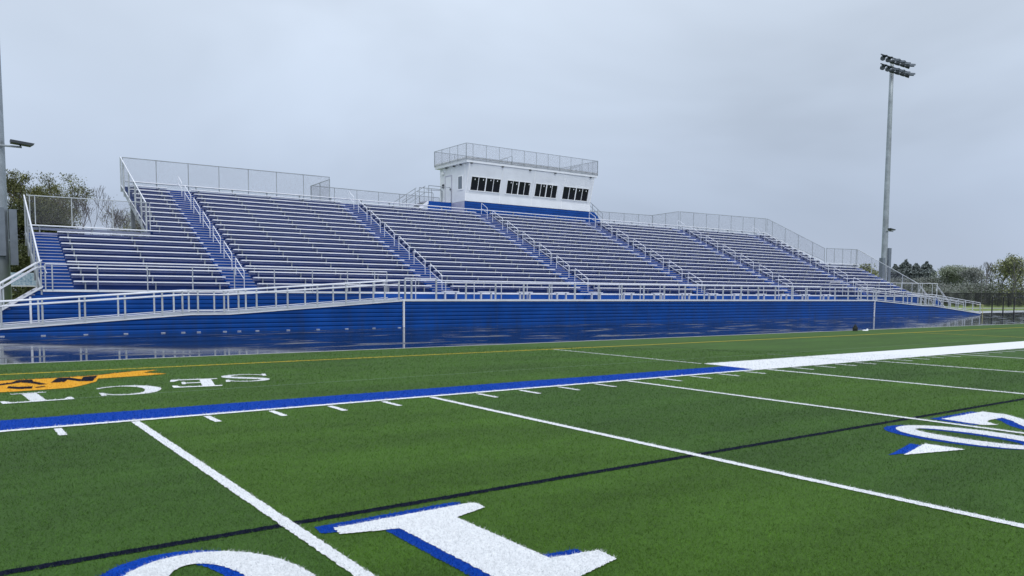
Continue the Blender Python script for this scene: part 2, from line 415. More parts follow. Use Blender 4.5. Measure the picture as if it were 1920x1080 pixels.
LY = [(-1.40, 5.80), (-1.02, 6.10), (-.92, 6.46), (-.66, 6.46), (-.68, 6.10), (-.50, 5.44), (-.62, 5.36), (-.74, 5.74), (-.90, 5.98), (-1.06, 5.80), (-1.40, 5.50)]
mark('emblem_letter', LY, .011, PNAVY)
mark('emblem_letter', [(-1.12, 5.42), (-.98, 5.22), (-.76, 5.18), (-.80, 4.82), (-.98, 4.82), (-1.16, 5.08)], .011, PNAVY)
mark('emblem_letter', [(-.74, 5.02), (-.60, 5.10), (-.56, 4.98), (-.72, 4.88)], .011, PNAVY)
mark('emblem_letter', [(-1.95, 6.40), (-1.55, 6.40), (-1.75, 5.9), (-1.45, 5.2), (-1.7, 5.1), (-1.9, 5.6), (-2.2, 5.2), (-2.4, 5.4), (-2.05, 5.9)], .011, PNAVY)
def ribbon(pts, ws, seg=8):
    P = [Vector(p) for p in pts]; W = ws; out = []; res = []
    n = len(P)
    for i in range(n - 1):
        p0 = P[max(0, i - 1)]; p1 = P[i]; p2 = P[i + 1]; p3 = P[min(n - 1, i + 2)]
        for j in range(seg):
            t = j / seg
            q = .5 * ((2 * p1) + (-p0 + p2) * t + (2 * p0 - 5 * p1 + 4 * p2 - p3) * t * t + (-p0 + 3 * p1 - 3 * p2 + p3) * t ** 3)
            res.append((q, W[i] + (W[i + 1] - W[i]) * t))
    res.append((P[-1], W[-1]))
    Lf, Rt = [], []
    for i, (q, w_) in enumerate(res):
        d = (res[min(i + 1, len(res) - 1)][0] - res[max(i - 1, 0)][0]).normalized(); nn = Vector((-d.y, d.x))
        Lf.append(tuple(q + nn * w_ / 2)); Rt.append(tuple(q - nn * w_ / 2))
    return Lf + Rt[::-1]
def letter(polys, cx, cy, ang, label):
    ca, sa = math.cos(ang), math.sin(ang)
    for P in polys:
        # glyph frame: x right, y up when read from the stands (turned half a circle here)
        mark('turf_letter', [(cx - (x * ca - y * sa), cy - (x * sa + y * ca)) for x, y in P], .005 + .0012 * polys.index(P), PWHITE, label=label)
S_ = [ribbon([(.33, .42), (.20, .60), (-.08, .66), (-.33, .52), (-.30, .26), (0, .04), (.32, -.20), (.36, -.48), (.08, -.66), (-.22, -.60), (-.38, -.40)], [.05, .07, .09, .15, .22, .25, .22, .16, .09, .08, .05]),
      [(.30, .68), (.39, .68), (.39, .30), (.33, .30)], [(-.41, -.70), (-.33, -.68), (-.34, -.30), (-.42, -.30)]]
E_ = [[(-.30, -.66), (-.08, -.66), (-.08, .66), (-.30, .66)], [(-.42, -.70), (.44, -.70), (.46, -.36), (.38, -.36), (.30, -.56), (-.42, -.58)],
      [(-.42, .58), (.30, .58), (.36, .38), (.44, .38), (.42, .70), (-.42, .70)], [(-.1, -.06), (.18, -.06), (.20, -.2), (.26, -.2), (.26, .2), (.20, .2), (.18, .06), (-.1, .06)]]
C_ = [ribbon([(.42, .34), (.30, .58), (.05, .68), (-.26, .52), (-.40, .10), (-.38, -.22), (-.22, -.54), (.08, -.68), (.34, -.56), (.46, -.40)], [.04, .08, .09, .20, .27, .27, .20, .09, .08, .05]),
      [(.38, .70), (.46, .70), (.47, .26), (.40, .28)]]
T_ = [[(-.11, -.56), (.11, -.56), (.11, .58), (-.11, .58)], [(-.27, -.64), (.27, -.64), (.25, -.57), (-.25, -.57)],
      [(-.49, .66), (.49, .66), (.50, .34), (.44, .34), (.36, .56), (-.36, .56), (-.44, .34), (-.50, .34)]]
letter(S_, 2.93, 4.62, -.27, 'white letter S on the turf'); letter(E_, 1.86, 4.22, -.20, 'white letter E on the turf')
letter(C_, .57, 3.72, -.08, 'white letter C on the turf'); letter(T_, -.88, 3.52, .04, 'white letter T on the turf')
I_ = [[(-.11, -.6), (.11, -.6), (.11, .6), (-.11, .6)], [(-.27, .58), (.27, .58), (.27, .66), (-.27, .66)], [(-.27, -.66), (.27, -.66), (.27, -.58), (-.27, -.58)]]
letter(I_, -2.2, 3.6, .14, 'white letter I on the turf')

# --- real fibres standing in the nearer turf
rs = np.random.RandomState(3)
NB = 560000
th = rs.uniform(-.80, .80, NB) + .6273
dd = 3.3 * (26 / 3.3) ** rs.uniform(0, 1, NB)
bx = CAM[0] + np.sin(th) * dd; by = CAM[1] + np.cos(th) * dd
def inside(px, py, poly):
    c = np.zeros(len(px), bool); k = len(poly)
    x0 = min(p[0] for p in poly); x1 = max(p[0] for p in poly); y0 = min(p[1] for p in poly); y1 = max(p[1] for p in poly)
    sel = np.where((px >= x0) & (px <= x1) & (py >= y0) & (py <= y1))[0]
    if len(sel) == 0: return c
    X = px[sel]; Y = py[sel]; cc = np.zeros(len(sel), bool)
    for i in range(k):
        ax, ay = poly[i]; bx_, by_ = poly[(i + 1) % k]
        if ay == by_: continue
        cond = ((ay > Y) != (by_ > Y)) & (X < (bx_ - ax) * (Y - ay) / (by_ - ay) + ax)
        cc ^= cond
    c[sel] = cc; return c
owner = np.full(NB, -1); oz = np.zeros(NB)
for mi, mk in enumerate(marks):
    ins = inside(bx, by, mk['pts'])
    for h in mk['holes']: ins &= ~inside(bx, by, h)
    up = ins & (mk['z'] > oz)
    owner[up] = mi; oz[up] = mk['z']
owner[by > 10.6] = -2
def blades(idx):
    x = bx[idx]; y = by[idx]; d = dd[idx]; n = len(idx)
    s_ = np.maximum(1., d / 6.5) ** .75
    a = rs.uniform(0, 2 * PI, n); wd = .0030 * s_; h = rs.uniform(.011, .023, n) * s_ ** .5; ln = rs.uniform(.4, 1.5, n) * h; la = rs.uniform(0, 2 * PI, n)
    z0 = oz[idx]
    dx = np.cos(a) * wd / 2; dy = np.sin(a) * wd / 2
    v = np.empty((n, 3, 3)); v[:, 0] = np.stack([x - dx, y - dy, z0], 1); v[:, 1] = np.stack([x + dx, y + dy, z0], 1)
    v[:, 2] = np.stack([x + np.cos(la) * ln, y + np.sin(la) * ln, z0 + h], 1)
    return v.reshape(-1, 3)
def np_mesh(name, V, F, m):
    """V (n,3), F list of tuples or (k,3) array"""
    me = bpy.data.meshes.new(name)
    F = np.asarray(F); me.vertices.add(len(V)); me.vertices.foreach_set('co', np.asarray(V, np.float32).ravel())
    me.loops.add(F.size); me.loops.foreach_set('vertex_index', F.astype(np.int32).ravel())
    me.polygons.add(len(F)); me.polygons.foreach_set('loop_start', np.arange(0, F.size, F.shape[1], dtype=np.int32))
    me.polygons.foreach_set('loop_total', np.full(len(F), F.shape[1], np.int32))
    me.update(calc_edges=True); me.materials.append(m)
    o = bpy.data.objects.new(name, me); col.objects.link(o); return o
gi = np.where(owner == -1)[0]
V = blades(gi)
tb = np_mesh('turf_fibres', V, np.arange(len(V)).reshape(-1, 3), BLADE)
tb['kind'] = 'stuff'; tag(tb, 'short green artificial grass fibres of the playing field', 'turf')
for mi, mk in enumerate(marks):
    r = random.Random(mi); P = mk['pts']
    cx = min(max(CAM[0], min(p[0] for p in P)), max(p[0] for p in P)); cy = min(max(CAM[1], min(p[1] for p in P)), max(p[1] for p in P))
    dn = math.hypot(cx - CAM[0], cy - CAM[1])
    near = dn < 14 and mk['name'] not in ('sideline', 'blue_team_border', 'faint_chalk_line')
    step = .014 if dn < 9 else .03
    jit = .0075 if dn < 9 else .008
    if mk['name'] in ('yard_line', 'navy_boundary_line', 'sideline', 'blue_team_border'): step = .03 if dn < 14 else .3; near = dn < 20
    loops = [P] + mk['holes']
    if near: loops = [resample(l, step, jit, r) for l in loops]
    tri = tessellate_polygon([[Vector((p[0], p[1], 0)) for p in l] for l in loops])
    flat = [p for l in loops for p in l]
    V = np.array([(p[0], p[1], mk['z']) for p in flat]); F = np.array(tri)
    # faces up
    a = V[F[:, 0]]; b = V[F[:, 1]]; c = V[F[:, 2]]
    nz = (b[:, 0] - a[:, 0]) * (c[:, 1] - a[:, 1]) - (b[:, 1] - a[:, 1]) * (c[:, 0] - a[:, 0])
    F[nz < 0] = F[nz < 0][:, ::-1]
    ix = np.where(owner == mi)[0]
    if len(ix):
        BV = blades(ix); F = np.vstack([F, np.arange(len(BV)).reshape(-1, 3) + len(V)]); V = np.vstack([V, BV])
    o = np_mesh(mk['name'], V, F, mk['m']); o['kind'] = 'structure'
    if mk['label']: o['label'] = mk['label']

# ------------------------------------------------------------------ the grandstand
T_, RISE = .66, .3118
YS, ZS = 28.063, 2.2004            # front edge and height of the first seat
XL, XR = 1.50, 75.60               # ends of the low wings
XTL, XTR = 7.15, 69.95             # ends of the tall block
AIS = [10.19, 21.60, 32.88, 44.22, 55.50, 66.91]
AW = .71
WX0, WX1 = 17.0, 61.35             # front walkway
WY0, WY1, WZ = 24.19, 27.70, 1.42
yr = lambda k: YS - .36 + T_ * k
zf = lambda k: ZS - .40 + RISE * k
NT = 20
CENX = (XL + XR) / 2

gs = thing('grandstand', 'long blue and aluminium grandstand with low wings and a tall middle block', 'grandstand', (CENX, 32, 0))
def rowspan(k):
    return (XL, XR) if k <= 9 else (XTL, XTR)
mb = MB()
zprev = 0
for k in range(0, NT + 1):
    x0, x1 = rowspan(k); z0 = zf(k - 1) if k else zf(0) - .35; z1 = zf(k); y0 = yr(k); y1 = yr(k + 1) if k < NT else 41.75
    mb.box(x0, y0, z0 - .02, x1, y0 + .03, z1 - .004)
for k in range(0, NT + 1):
    x0, x1 = rowspan(k); y0 = yr(k); y1 = yr(k + 1) if k < NT else 41.75
    mb.box(x0, y0 + .03, zf(k) - .05, x1, y1, zf(k))
part(mb, 'decking', BLUER, gs)
# saturated blue stair strips in the aisles with half steps
mb = MB(); nb = MB()
aisle_spans = [(a - AW + .01, a + AW - .01) for a in AIS]
side_l = (XL + .02, 2.70); side_r = (74.42, XR - .02)
def aisle_stairs(x0, x1, k0, k1):
    for k in range(k0, k1):
        ya, yb = yr(k), yr(k + 1); z = zf(k)
        mb.box(x0, yb - .33, z + .001, x1, yb - .004, z + .155)            # half step
        mb.box(x0, yb - .0035, z + .157, x1, yb + .0, z + RISE - .003)
        nb.box(x0, yb - .352, z + .128, x1, yb - .331, z + .159)
        nb.box(x0, yb - .022, z + RISE - .030, x1, yb - .0036, z + RISE + .003)
for (a, b) in aisle_spans + [side_l, side_r]:
    mb = MB(); nb = MB(); aisle_stairs(a, b, 0, NT if (a, b) in aisle_spans else 9)
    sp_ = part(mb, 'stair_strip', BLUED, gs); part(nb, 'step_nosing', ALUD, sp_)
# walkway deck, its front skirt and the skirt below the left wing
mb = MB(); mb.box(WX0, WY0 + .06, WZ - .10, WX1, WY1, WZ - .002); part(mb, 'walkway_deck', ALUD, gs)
def clip_top(poly, zt):
    out = []; k = len(poly)
    for i in range(k):
        a = poly[i]; b = poly[(i + 1) % k]; ia = a[1] <= zt(a[0]) + 1e-9; ib = b[1] <= zt(b[0]) + 1e-9
        if ia: out.append(a)
        if ia != ib:
            da = a[1] - zt(a[0]); db = b[1] - zt(b[0]); t = da / (da - db)
            out.append((a[0] + (b[0] - a[0]) * t, a[1] + (b[1] - a[1]) * t))
    return out
def siding(mb, knots, y, pitch=.203, amp=.030, ztop=None, seam=3.9, zb=-.016):
    """corrugated sheet facing the field; knots = [(x, ztop)...]"""
    prof = [(0, 0), (.52, 0), (.68, amp), (.84, amp), (1., 0)]
    for (xa, za), (xb, zb_) in zip(knots[:-1], knots[1:]):
        zt = lambda x: za + (zb_ - za) * (x - xa) / (xb - xa)
        zmax = max(za, zb_)
        n = int(zmax / pitch) + 2
        for i in range(n):
            for (p0, o0), (p1, o1) in zip(prof[:-1], prof[1:]):
                z0 = zb + (i + p0) * pitch; z1 = zb + (i + p1) * pitch
                if z0 > zmax: continue
                pl = clip_top([(xa, z0), (xb, z0), (xb, z1), (xa, z1)], zt)
                if len(pl) < 3: continue
                q = []
                for x, z in pl:
                    t = 0 if z1 == z0 else (z - z0) / (z1 - z0)
                    q.append((x, y - .03 + (o0 + (o1 - o0) * t), z))
                mb.poly(q)
mb = MB()
xs = [WX0 + i * 5.85 for i in range(8)] + [WX1]
xs = [x for x in xs if x < WX1 - .5] + [WX1]
for a, b in zip(xs[:-1], xs[1:]): siding(mb, [(a + .006, WZ - .05), (b - .006, WZ - .05)], WY0 + .05)
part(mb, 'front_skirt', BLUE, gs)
part(MB().box(WX0, WY0 + .10, 0, WX1, WY0 + .14, .10), 'base_shadow_strip', BLUER, gs)  # added dark strip, painted shadow gap along the wall foot
for x in xs[1:-1]: part(MB().box(x - .02, WY0 + .035, .05, x + .02, WY0 + .05, WZ - .06), 'skirt_seam', BLUER, gs)
for a_, b_ in ((XL, WX0), (WX1, XR)):
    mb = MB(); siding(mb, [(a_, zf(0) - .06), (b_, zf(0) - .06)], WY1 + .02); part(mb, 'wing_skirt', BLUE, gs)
mb = MB()
mb.box(WX0, WY0 - .02, WZ - .085, WX1, WY0 + .06, WZ + .012)
part(mb, 'deck_edge_trim', ALU, gs); mb = MB()
mb.box(XL, WY1 - .05, zf(0) - .085, XR, WY1 - .003, zf(0) + .012)
part(mb, 'deck_edge_trim', ALU, gs)
mb = MB(); mb.box(WX0, WY1 - .03, WZ, WX1, WY1 - .006, zf(0) - .09); part(mb, 'platform_front', BLUED, gs)
mb = MB()
mb.box(WX0 - .036, WY0 - .05, 0, WX0 + .036, WY0 + .05, WZ + .01); part(mb, 'corner_trim', TRIM, gs)
mb = MB(); mb.box(WX1 - .036, WY0 - .05, 0, WX1 + .036, WY0 + .05, WZ + .01); part(mb, 'corner_trim', TRIM, gs)
mb = MB(); mb.box(XL - .52, WY1 - .05, 0, XL - .44, WY1 + .02, 1.5); part(mb, 'corner_trim', ALU, gs)
BAYS = [[2.733, 9.47], [10.90, 20.887], [22.31, 32.17], [33.59, 43.51], [44.93, 54.79], [56.21, 66.20], [67.62, 74.37]]
def bay_span(b, k):
    x0, x1 = BAYS[b]
    if b == 0 and k >= 9: x0 = XTL + .12
    if b == 6 and k >= 9: x1 = XTR - .12
    return x0, x1
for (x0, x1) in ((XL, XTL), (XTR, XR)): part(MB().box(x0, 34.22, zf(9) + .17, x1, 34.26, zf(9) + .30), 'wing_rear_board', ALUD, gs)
# side stringers and steel legs
for x in (XTL - .06, XTR + .06):
    part(MB().prism([(34.4, zf(9) - .12), (34.4, zf(9) + .06), (41.6, zf(20) + .10), (41.6, zf(20) - .12)], 'x', x - .03, x + .03), 'stringer', GALV, gs)
for x in (XL - .05, XR + .05):
    part(MB().prism([(27.70, zf(0) - .22), (27.70, zf(0) + .0), (34.3, zf(9) + .10), (34.3, zf(9) - .12)], 'x', x - .03, x + .03), 'stringer', GALV, gs)
for x in [7.6 + 6.2 * i for i in range(11)]:
    for y, zt in ((34.6, zf(10) - .2), (38.2, zf(15) - .4), (41.3, zf(20) - .35)):
        part(MB().box(x - .11, y - .11, 0, x + .11, y + .11, zt), 'steel_leg', STEEL, gs)
for x in (1.9, 5.0, 72.2, 75.2):
    for y, zt in ((31., zf(5) - .3), (34.1, zf(9) - .3)): part(MB().box(x - .1, y - .1, 0, x + .1, y + .1, zt), 'steel_leg', STEEL, gs)
mb = MB()
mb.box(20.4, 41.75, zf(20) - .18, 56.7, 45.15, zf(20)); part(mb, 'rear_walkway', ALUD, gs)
# wide steps from the walkway up to the seating
for a in AIS[1:5]: part(MB().box(a - AW, WY1 - .36, WZ, a + AW, WY1 - .07, WZ + .19), 'walkway_step', BLUED, gs)

# ------------------------------------------------------------------ seating bays
names = ['in the left wing, left of the first aisle', 'between the first and second aisles from the left', 'between the second and third aisles from the left',
         'below the press box windows, between the third and fourth aisles', 'between the fourth and fifth aisles from the left', 'between the fifth and sixth aisles from the left',
         'in the right wing, right of the last aisle']
def data_of(m, mt):
    o = m.build('tmp', mt); d = o.data; bpy.data.objects.remove(o); return d
def link(name, data, par, loc=(0, 0, 0)):
    o = bpy.data.objects.new(name, data); col.objects.link(o); o.parent = par; o.location = loc; return o
def bracket_boxes(m, x, y, z, h=.40):
    m.box(x - .026, y + .06, z - h, x + .026, y + .11, z - .056); m.box(x - .03, y + .03, z - .09, x + .03, y + .235, z - .0565); return m
BRK = data_of(bracket_boxes(MB(), 0, 0, 0), GALV)
cache = {}
def bench_data(w_):
    if w_ not in cache:
        m = MB(); m.prism([(0, -.004), (.012, .004), (.24, .004), (.25, -.004), (.25, -.048), (.235, -.055), (.015, -.055), (0, -.048)], 'x', 0, w_)
        p = MB(); p.box(.02, -.028, -.082, w_ - .02, -.002, .004)
        cache[w_] = (data_of(m, BENCH), data_of(p, FOOT))
    return cache[w_]
for b in range(7):
    x0, x1 = BAYS[b]
    sec = thing('seating_bay', 'bank of aluminium bleacher benches ' + names[b], 'bleachers', (x0, YS, zf(0)), 'banks of bleacher benches between the aisles')
    far = MB()
    rows = []
    for k in range(0, NT + 1):
        a0, a1 = bay_span(b, k)
        if b in (0, 6) and k == 9: a0, a1 = ((XL + .08, BAYS[0][1]) if b == 0 else (BAYS[6][0], XR - .08))
        p0, p1 = a0, a1
        if k == NT:      # the top bench runs on across the aisles
            a0 = a0 - (0 if b == 0 else AW); a1 = a1 + (0 if b == 6 else AW) - .004
        y, z = T_ * k, RISE * k + ZS - zf(0)
        w_ = round(a1 - a0, 3)
        o = link('bench', bench_data(w_)[0], sec, (a0 - x0, y, z))
        if k: link('foot_plank', bench_data(round(p1 - p0, 3))[1], sec, (p0 - x0, yr(k) - YS, zf(k) - zf(0)))
        n = max(2, int(round((p1 - p0) / 1.95))); st = (p1 - p0 - .9) / (n - 1)
        for i in range(n):
            bx_ = p0 + .45 + i * st
            if k < 16: link('bracket', BRK, o, (bx_ - a0, 0, 0))
            else: bracket_boxes(far, bx_ - x0, y, z)
    f = link('bracket', data_of(far, GALV), sec); f['kind'] = 'stuff'

# ------------------------------------------------------------------ aisle handrails (two rows long, one loop each)
ordn = ['lowest', 'second', 'third', 'fourth', 'fifth', 'sixth', 'topmost']
aord = ['first', 'second', 'third', 'fourth', 'fifth', 'sixth']
def make_handrail(loc, label, y1=1.36, dz=.675):
    t = thing('handrail', label, 'handrail', loc, 'white handrails up the middle of the aisles')
    X, Y, Z = loc
    MB().tube([(X, Y, Z), (X, Y, Z + .80)], .021).build('post', ALU, t)
    MB().tube([(X, Y + y1, Z + dz), (X, Y + y1, Z + dz + .86)], .021).build('post', ALU, t)
    MB().tube([(X, Y, Z + .79), (X, Y + .03, Z + .86), (X, Y + y1 - .04, Z + dz + .87), (X, Y + y1, Z + dz + .85)], .022).build('top_rail', ALU, t)
    MB().tube([(X, Y + .02, Z + .47), (X, Y + y1 - .02, Z + dz + .44)], .018).build('mid_rail', ALU, t)
    return t
proto = None
for ai, ax in enumerate(AIS):
    for i in range(7):
        loc = (ax, 28.10 + 1.98 * i, 1.94 + .9354 * i)
        lab = 'short white handrail, %s going up the %s aisle from the left' % (ordn[i] if i in (0, 6) else ordn[i] + ' from the bottom', aord[ai])
        if i == 6:
            l2 = (ax, loc[1] + .12, loc[2] + .05)
            if ai == 0: proto_top = make_handrail(l2, lab, .82, .41)
            else: copy_tree(proto_top, l2, lab)
            continue
        if proto is None: proto = make_handrail(loc, lab)
        else: copy_tree(proto, loc, lab)

# ------------------------------------------------------------------ fences and guard rails
def fence(name, label, cat, pts, posts, zt, zb, r=.03, mesh=True, mid=None, rail_m=GALV, post_m=GALV, square=False, group=None, mesh_m=None, below=0., base_rail=True, pr=None):
    """pts: [(x,y)] end points of one straight run; zt, zb: (z at start, z at end) of top rail and bottom; posts: fractions along it"""
    (xa, ya), (xb, yb) = pts
    t = thing(name, label, cat, (xa, ya, zb[0]), group)
    P = lambda f, z: (xa + (xb - xa) * f, ya + (yb - ya) * f, z)
    zT = lambda f: zt[0] + (zt[1] - zt[0]) * f
    zB = lambda f: zb[0] + (zb[1] - zb[0]) * f
    part(MB().tube([P(0, zT(0)), P(1, zT(1))], r), 'top_rail', rail_m, t)
    for f in posts:
        m = MB(); rr = pr or r
        if square:
            x, y, _ = P(f, 0); m.box(x - rr, y - rr, zB(f) - below, x + rr, y + rr, zT(f) - r * .3)
        else: m.tube([P(f, zB(f) - below), P(f, zT(f))], rr)
        part(m, 'post', post_m, t)
    for q in (mid or ()):
        part(MB().tube([P(0, zB(0) + q * (zT(0) - zB(0))), P(1, zB(1) + q * (zT(1) - zB(1)))], r * .85), 'mid_rail', rail_m, t)
    if base_rail:
        part(MB().tube([P(0, zB(0) + .05), P(1, zB(1) + .05)], r * .8), 'bottom_rail', rail_m, t)
    if mesh:
        part(MB().quad(P(0, zB(0) + .05), P(1, zB(1) + .05), P(1, zT(1)), P(0, zT(0))), 'wire_mesh', mesh_m or CHAIN, t)
    return t
fr = lambda n: [i / (n - 1) for i in range(n)]
fxs = [17.10, 18.92, 20.77, 22.70, 24.64, 26.50, 28.42, 30.33, 32.24, 34.18, 36.05, 38.04, 39.95, 41.90, 43.86, 45.79, 47.80, 49.83, 51.60, 53.57, 55.54, 57.4, 59.3, 61.2]
fence('walkway_guard_rail', 'long white guard rail on top of the blue front wall', 'guard rail', [(18.95, WY0 + .03), (WX1 - .05, WY0 + .03)],
      [(x - 18.95) / (WX1 - .05 - 18.95) for x in fxs[2:]], (2.31, 2.46), (WZ + .01, WZ + .01), .028, False, rail_m=ALU, post_m=GALVL, square=True, pr=.036, base_rail=False)
fence('walkway_guard_rail', 'taller end piece of white guard rail at the top of the left ramp', 'guard rail', [(17.10, WY0 + .03), (18.93, WY0 + .03)],
      [0, .2, 1], (2.50, 2.50), (WZ + .01, WZ + .01), .028, False, rail_m=ALU, post_m=GALVL, square=True, pr=.036, base_rail=False)
sx = [19.46 + 1.952 * i for i in range(21)]
fence('seating_guard_rail', 'inner guard rail behind the small walkway benches', 'guard rail', [(19.46, 27.38), (sx[-1], 27.38)], fr(21), (2.48, 2.52), (WZ, WZ), .028, False, rail_m=ALU, post_m=GALVL, base_rail=False)
fence('wing_guard_rail', 'white guard rail along the front of the left wing', 'guard rail', [(XL + .1, 27.62), (17.8, 27.62)], [0, .016, .124, .250, .372, .492, .614, .737, .857, .955, 1], (2.90, 2.90), (1.80, 1.80), .026, False, rail_m=ALU, post_m=GALVL, base_rail=False)
fence('wing_guard_rail', 'white guard rail along the front of the right wing and landing', 'guard rail', [(60.2, 27.62), (79.0, 27.62)], [i / 9.5 for i in range(10)] + [.818, 1], (2.92, 3.05), (1.80, 1.80), .026, False, rail_m=ALU, post_m=GALVL, base_rail=False)
# tall rear fences
fence('rear_fence', 'tall chain link fence behind the top row, left of the press box', 'fence', [(XTL, 41.5), (20.40, 41.5)], fr(8), (9.84, 9.86), (zf(20) + .1, zf(20) + .1), .026, base_rail=False)
fence('rear_fence', 'tall chain link fence behind the top row, right of the press box', 'fence', [(56.5, 41.5), (69.9, 41.5)], fr(8), (9.82, 9.95), (zf(20) + .1, zf(20) + .1), .026, base_rail=False)
fence('return_fence', 'short chain link return panel at the left end of the rear walkway', 'fence', [(20.46, 41.6), (20.46, 45.1)], fr(3), (9.72, 9.62), (zf(20), zf(20)), .026)
fence('return_fence', 'short chain link return panel at the right end of the rear walkway', 'fence', [(56.42, 41.6), (56.42, 45.1)], fr(3), (9.84, 9.74), (zf(20), zf(20)), .026)
fence('walkway_rear_fence', 'low chain link fence behind the rear walkway, left of the press box', 'fence', [(20.5, 45.12), (31.5, 45.12)], fr(7), (9.66, 9.60), (zf(20), zf(20)), .026)
fence('walkway_rear_fence', 'low chain link fence behind the rear walkway, right of the press box', 'fence', [(46.6, 45.12), (56.38, 45.12)], fr(6), (9.62, 9.72), (zf(20), zf(20)), .026)
# sloping side fences of the tall block
fence('side_fence', 'sloping side fence on the left end of the tall block', 'fence', [(XTL - .12, 41.45), (XTL - .12, 34.56)], [0, .13, .35, .60, .83, 1], (9.84, 6.50), (8.12, 5.18), .03, rail_m=ALU, post_m=GALVL, below=.35, pr=.045)
fence('side_fence', 'sloping side fence on the right end of the tall block', 'fence', [(XTR + .08, 41.45), (XTR + .08, 34.50)], [0, .10, .33, .56, .80, 1], (9.96, 6.50), (8.20, 5.22), .026, below=.2)
# low wings: rear fence and sloping side rails
fence('wing_rear_fence', 'chain link fence behind the back row of the left wing', 'fence', [(XL + .05, 34.32), (XTL + .02, 34.32)], [.02, .06, .345, .68, .97, 1], (6.45, 6.48), (5.05, 5.05), .024, base_rail=False, rail_m=GALVL, post_m=GALVL)
fence('wing_rear_fence', 'chain link fence behind the back row of the right wing', 'fence', [(XTR + .12, 34.32), (XR, 34.32)], [0, .25, .52, .8, .97, 1], (6.50, 6.58), (5.05, 5.05), .026, base_rail=False)
fence('wing_side_rail', 'sloping end rail down the left wing with tall outer posts', 'guard rail', [(XL - .06, 34.3), (XL - .06, 27.8)], [.03, .22, .42, .62, .82], (6.44, 2.92), (4.9, 1.95), .034, False, rail_m=ALU, post_m=GALV, below=.85, square=True, pr=.036, base_rail=False)
fence('wing_side_rail', 'sloping end rail down the right wing', 'guard rail', [(XR + .02, 34.3), (XR + .02, 27.8)], [0, .25, .5, .75, 1], (6.60, 2.98), (5.0, 1.95), .030, True, rail_m=GALVL, post_m=GALVL, below=.2, base_rail=False)

# ------------------------------------------------------------------ access ramps
xl = [-2.6, -1.4, -.22, 1.14, 2.62, 4.09, 5.53, 6.34, 6.98, 8.09, 8.72, 9.53, 10.97, 12.42, 13.88, 15.33, 16.75]
xr_ = [61.55, 63.03, 64.51, 66.04, 67.49, 68.98, 69.77, 70.49, 71.64, 72.30, 73.14, 74.60, 76.09, 77.57, 79.10, 80.65]
def ramp(name, label, prof, side):
    t = thing(name, label, 'ramp', (prof[0][0], WY0, 0))
    Ya, Yb = WY0, WY0 + 1.66
    m = MB(); siding(m, [(x, z - .06) for x, z in prof], Ya + .05); part(m, 'skirt', BLUE, t)
    m = MB(); siding(m, [(x, z - .06) for x, z in prof], Yb + .05); part(m, 'rear_skirt', BLUE, t)
    part(MB().box(max(prof[0][0], -2.0) , Ya + .10, 0, min(prof[-1][0], 80.), Ya + .14, .09), 'base_shadow_strip', BLUER, t)  # added dark strip imitating the shadow line under the ramp skirt
    d = MB(); tr = MB(); tr2 = MB()
    for (xa, za), (xb, zb) in zip(prof[:-1], prof[1:]):
        d.prism([(xa, za - .07), (xb, zb - .04), (xb, zb), (xa, za)], 'y', Ya + .06, Yb - .0)
        tr.prism([(xa, za - .085), (xb, zb - .085), (xb, zb - .03), (xa, za - .03)], 'y', Ya - .02, Ya + .058)
        tr2.prism([(xa, za + .08), (xb, zb + .08), (xb, zb + .11), (xa, za + .11)], 'y', Yb + .01, Yb + .04)
        tr2.prism([(xa, za + .075), (xb, zb + .075), (xb, zb + .11), (xa, za + .11)], 'y', Ya + .061, Ya + .085)
    part(d, 'ramp_deck', GALV, t); part(tr, 'edge_trim', ALU, t); part(tr2, 'toe_rail', ALU, t)
    for x in (xl if side == 0 else ()): part(MB().box(x - .08, Ya - .03, 0, x + .08, Ya + .015, .018), 'base_plate', ALU, t)
    return t
def zat(prof, x):
    for (xa, za), (xb, zb) in zip(prof[:-1], prof[1:]):
        if xa - 1e-6 <= x <= xb + 1e-6: return za + (zb - za) * (x - xa) / (xb - xa)
    return prof[-1][1] if x > prof[-1][0] else prof[0][1]
PL = [(-2.7, .17), (6.67, .83), (8.30, .83), (16.95, 1.42)]
PRR = [(61.40, 1.42), (69.3, .98), (71.2, .95), (80.75, .16)]
ramp('left_ramp'.replace('left_', 'access_'), 'blue sided access ramp rising from the left to the walkway', PL, 0)
ramp('access_ramp', 'blue sided access ramp falling away at the right end', PRR, 1)
def ramp_rail(label, prof, xs_, y, h=.98, hm=.80):
    t = thing('ramp_railing', label, 'railing', (xs_[0], y, zat(prof, xs_[0])), 'ramp railings')
    for x in xs_:
        z = zat(prof, x); m = MB(); m.box(x - .032, y - .032, z + .016, x + .032, y + .032, z + h); part(m, 'post', GALVL, t)
    kn = sorted(set([xs_[0], xs_[-1]] + [p[0] for p in prof if xs_[0] < p[0] < xs_[-1]]))
    part(MB().tube([(x, y, zat(prof, x) + h) for x in kn], .028), 'top_rail', ALU, t)
    part(MB().tube([(x, y - .05, zat(prof, x) + hm) for x in kn], .024), 'hand_rail', ALU, t)
    return t
ramp_rail('front railing of the left ramp', PL, xl, WY0 + .03)
ramp_rail('rear railing of the left ramp against the blue wall', PL, xl, WY0 + 1.60)
ramp_rail('front railing of the right ramp', PRR, xr_, WY0 + .03)
ramp_rail('rear railing of the right ramp', PRR, xr_, WY0 + 1.60)
t = thing('rail_extension', 'pale yellow handrail loop at the foot of the right ramp', 'handrail', (80.9, WY0 + .4, 0))
part(MB().tube([(80.75, WY0 + .4, .95), (82.1, WY0 + .4, .95), (82.1, WY0 + .4, 0)], .03), 'rail', YELP, t)

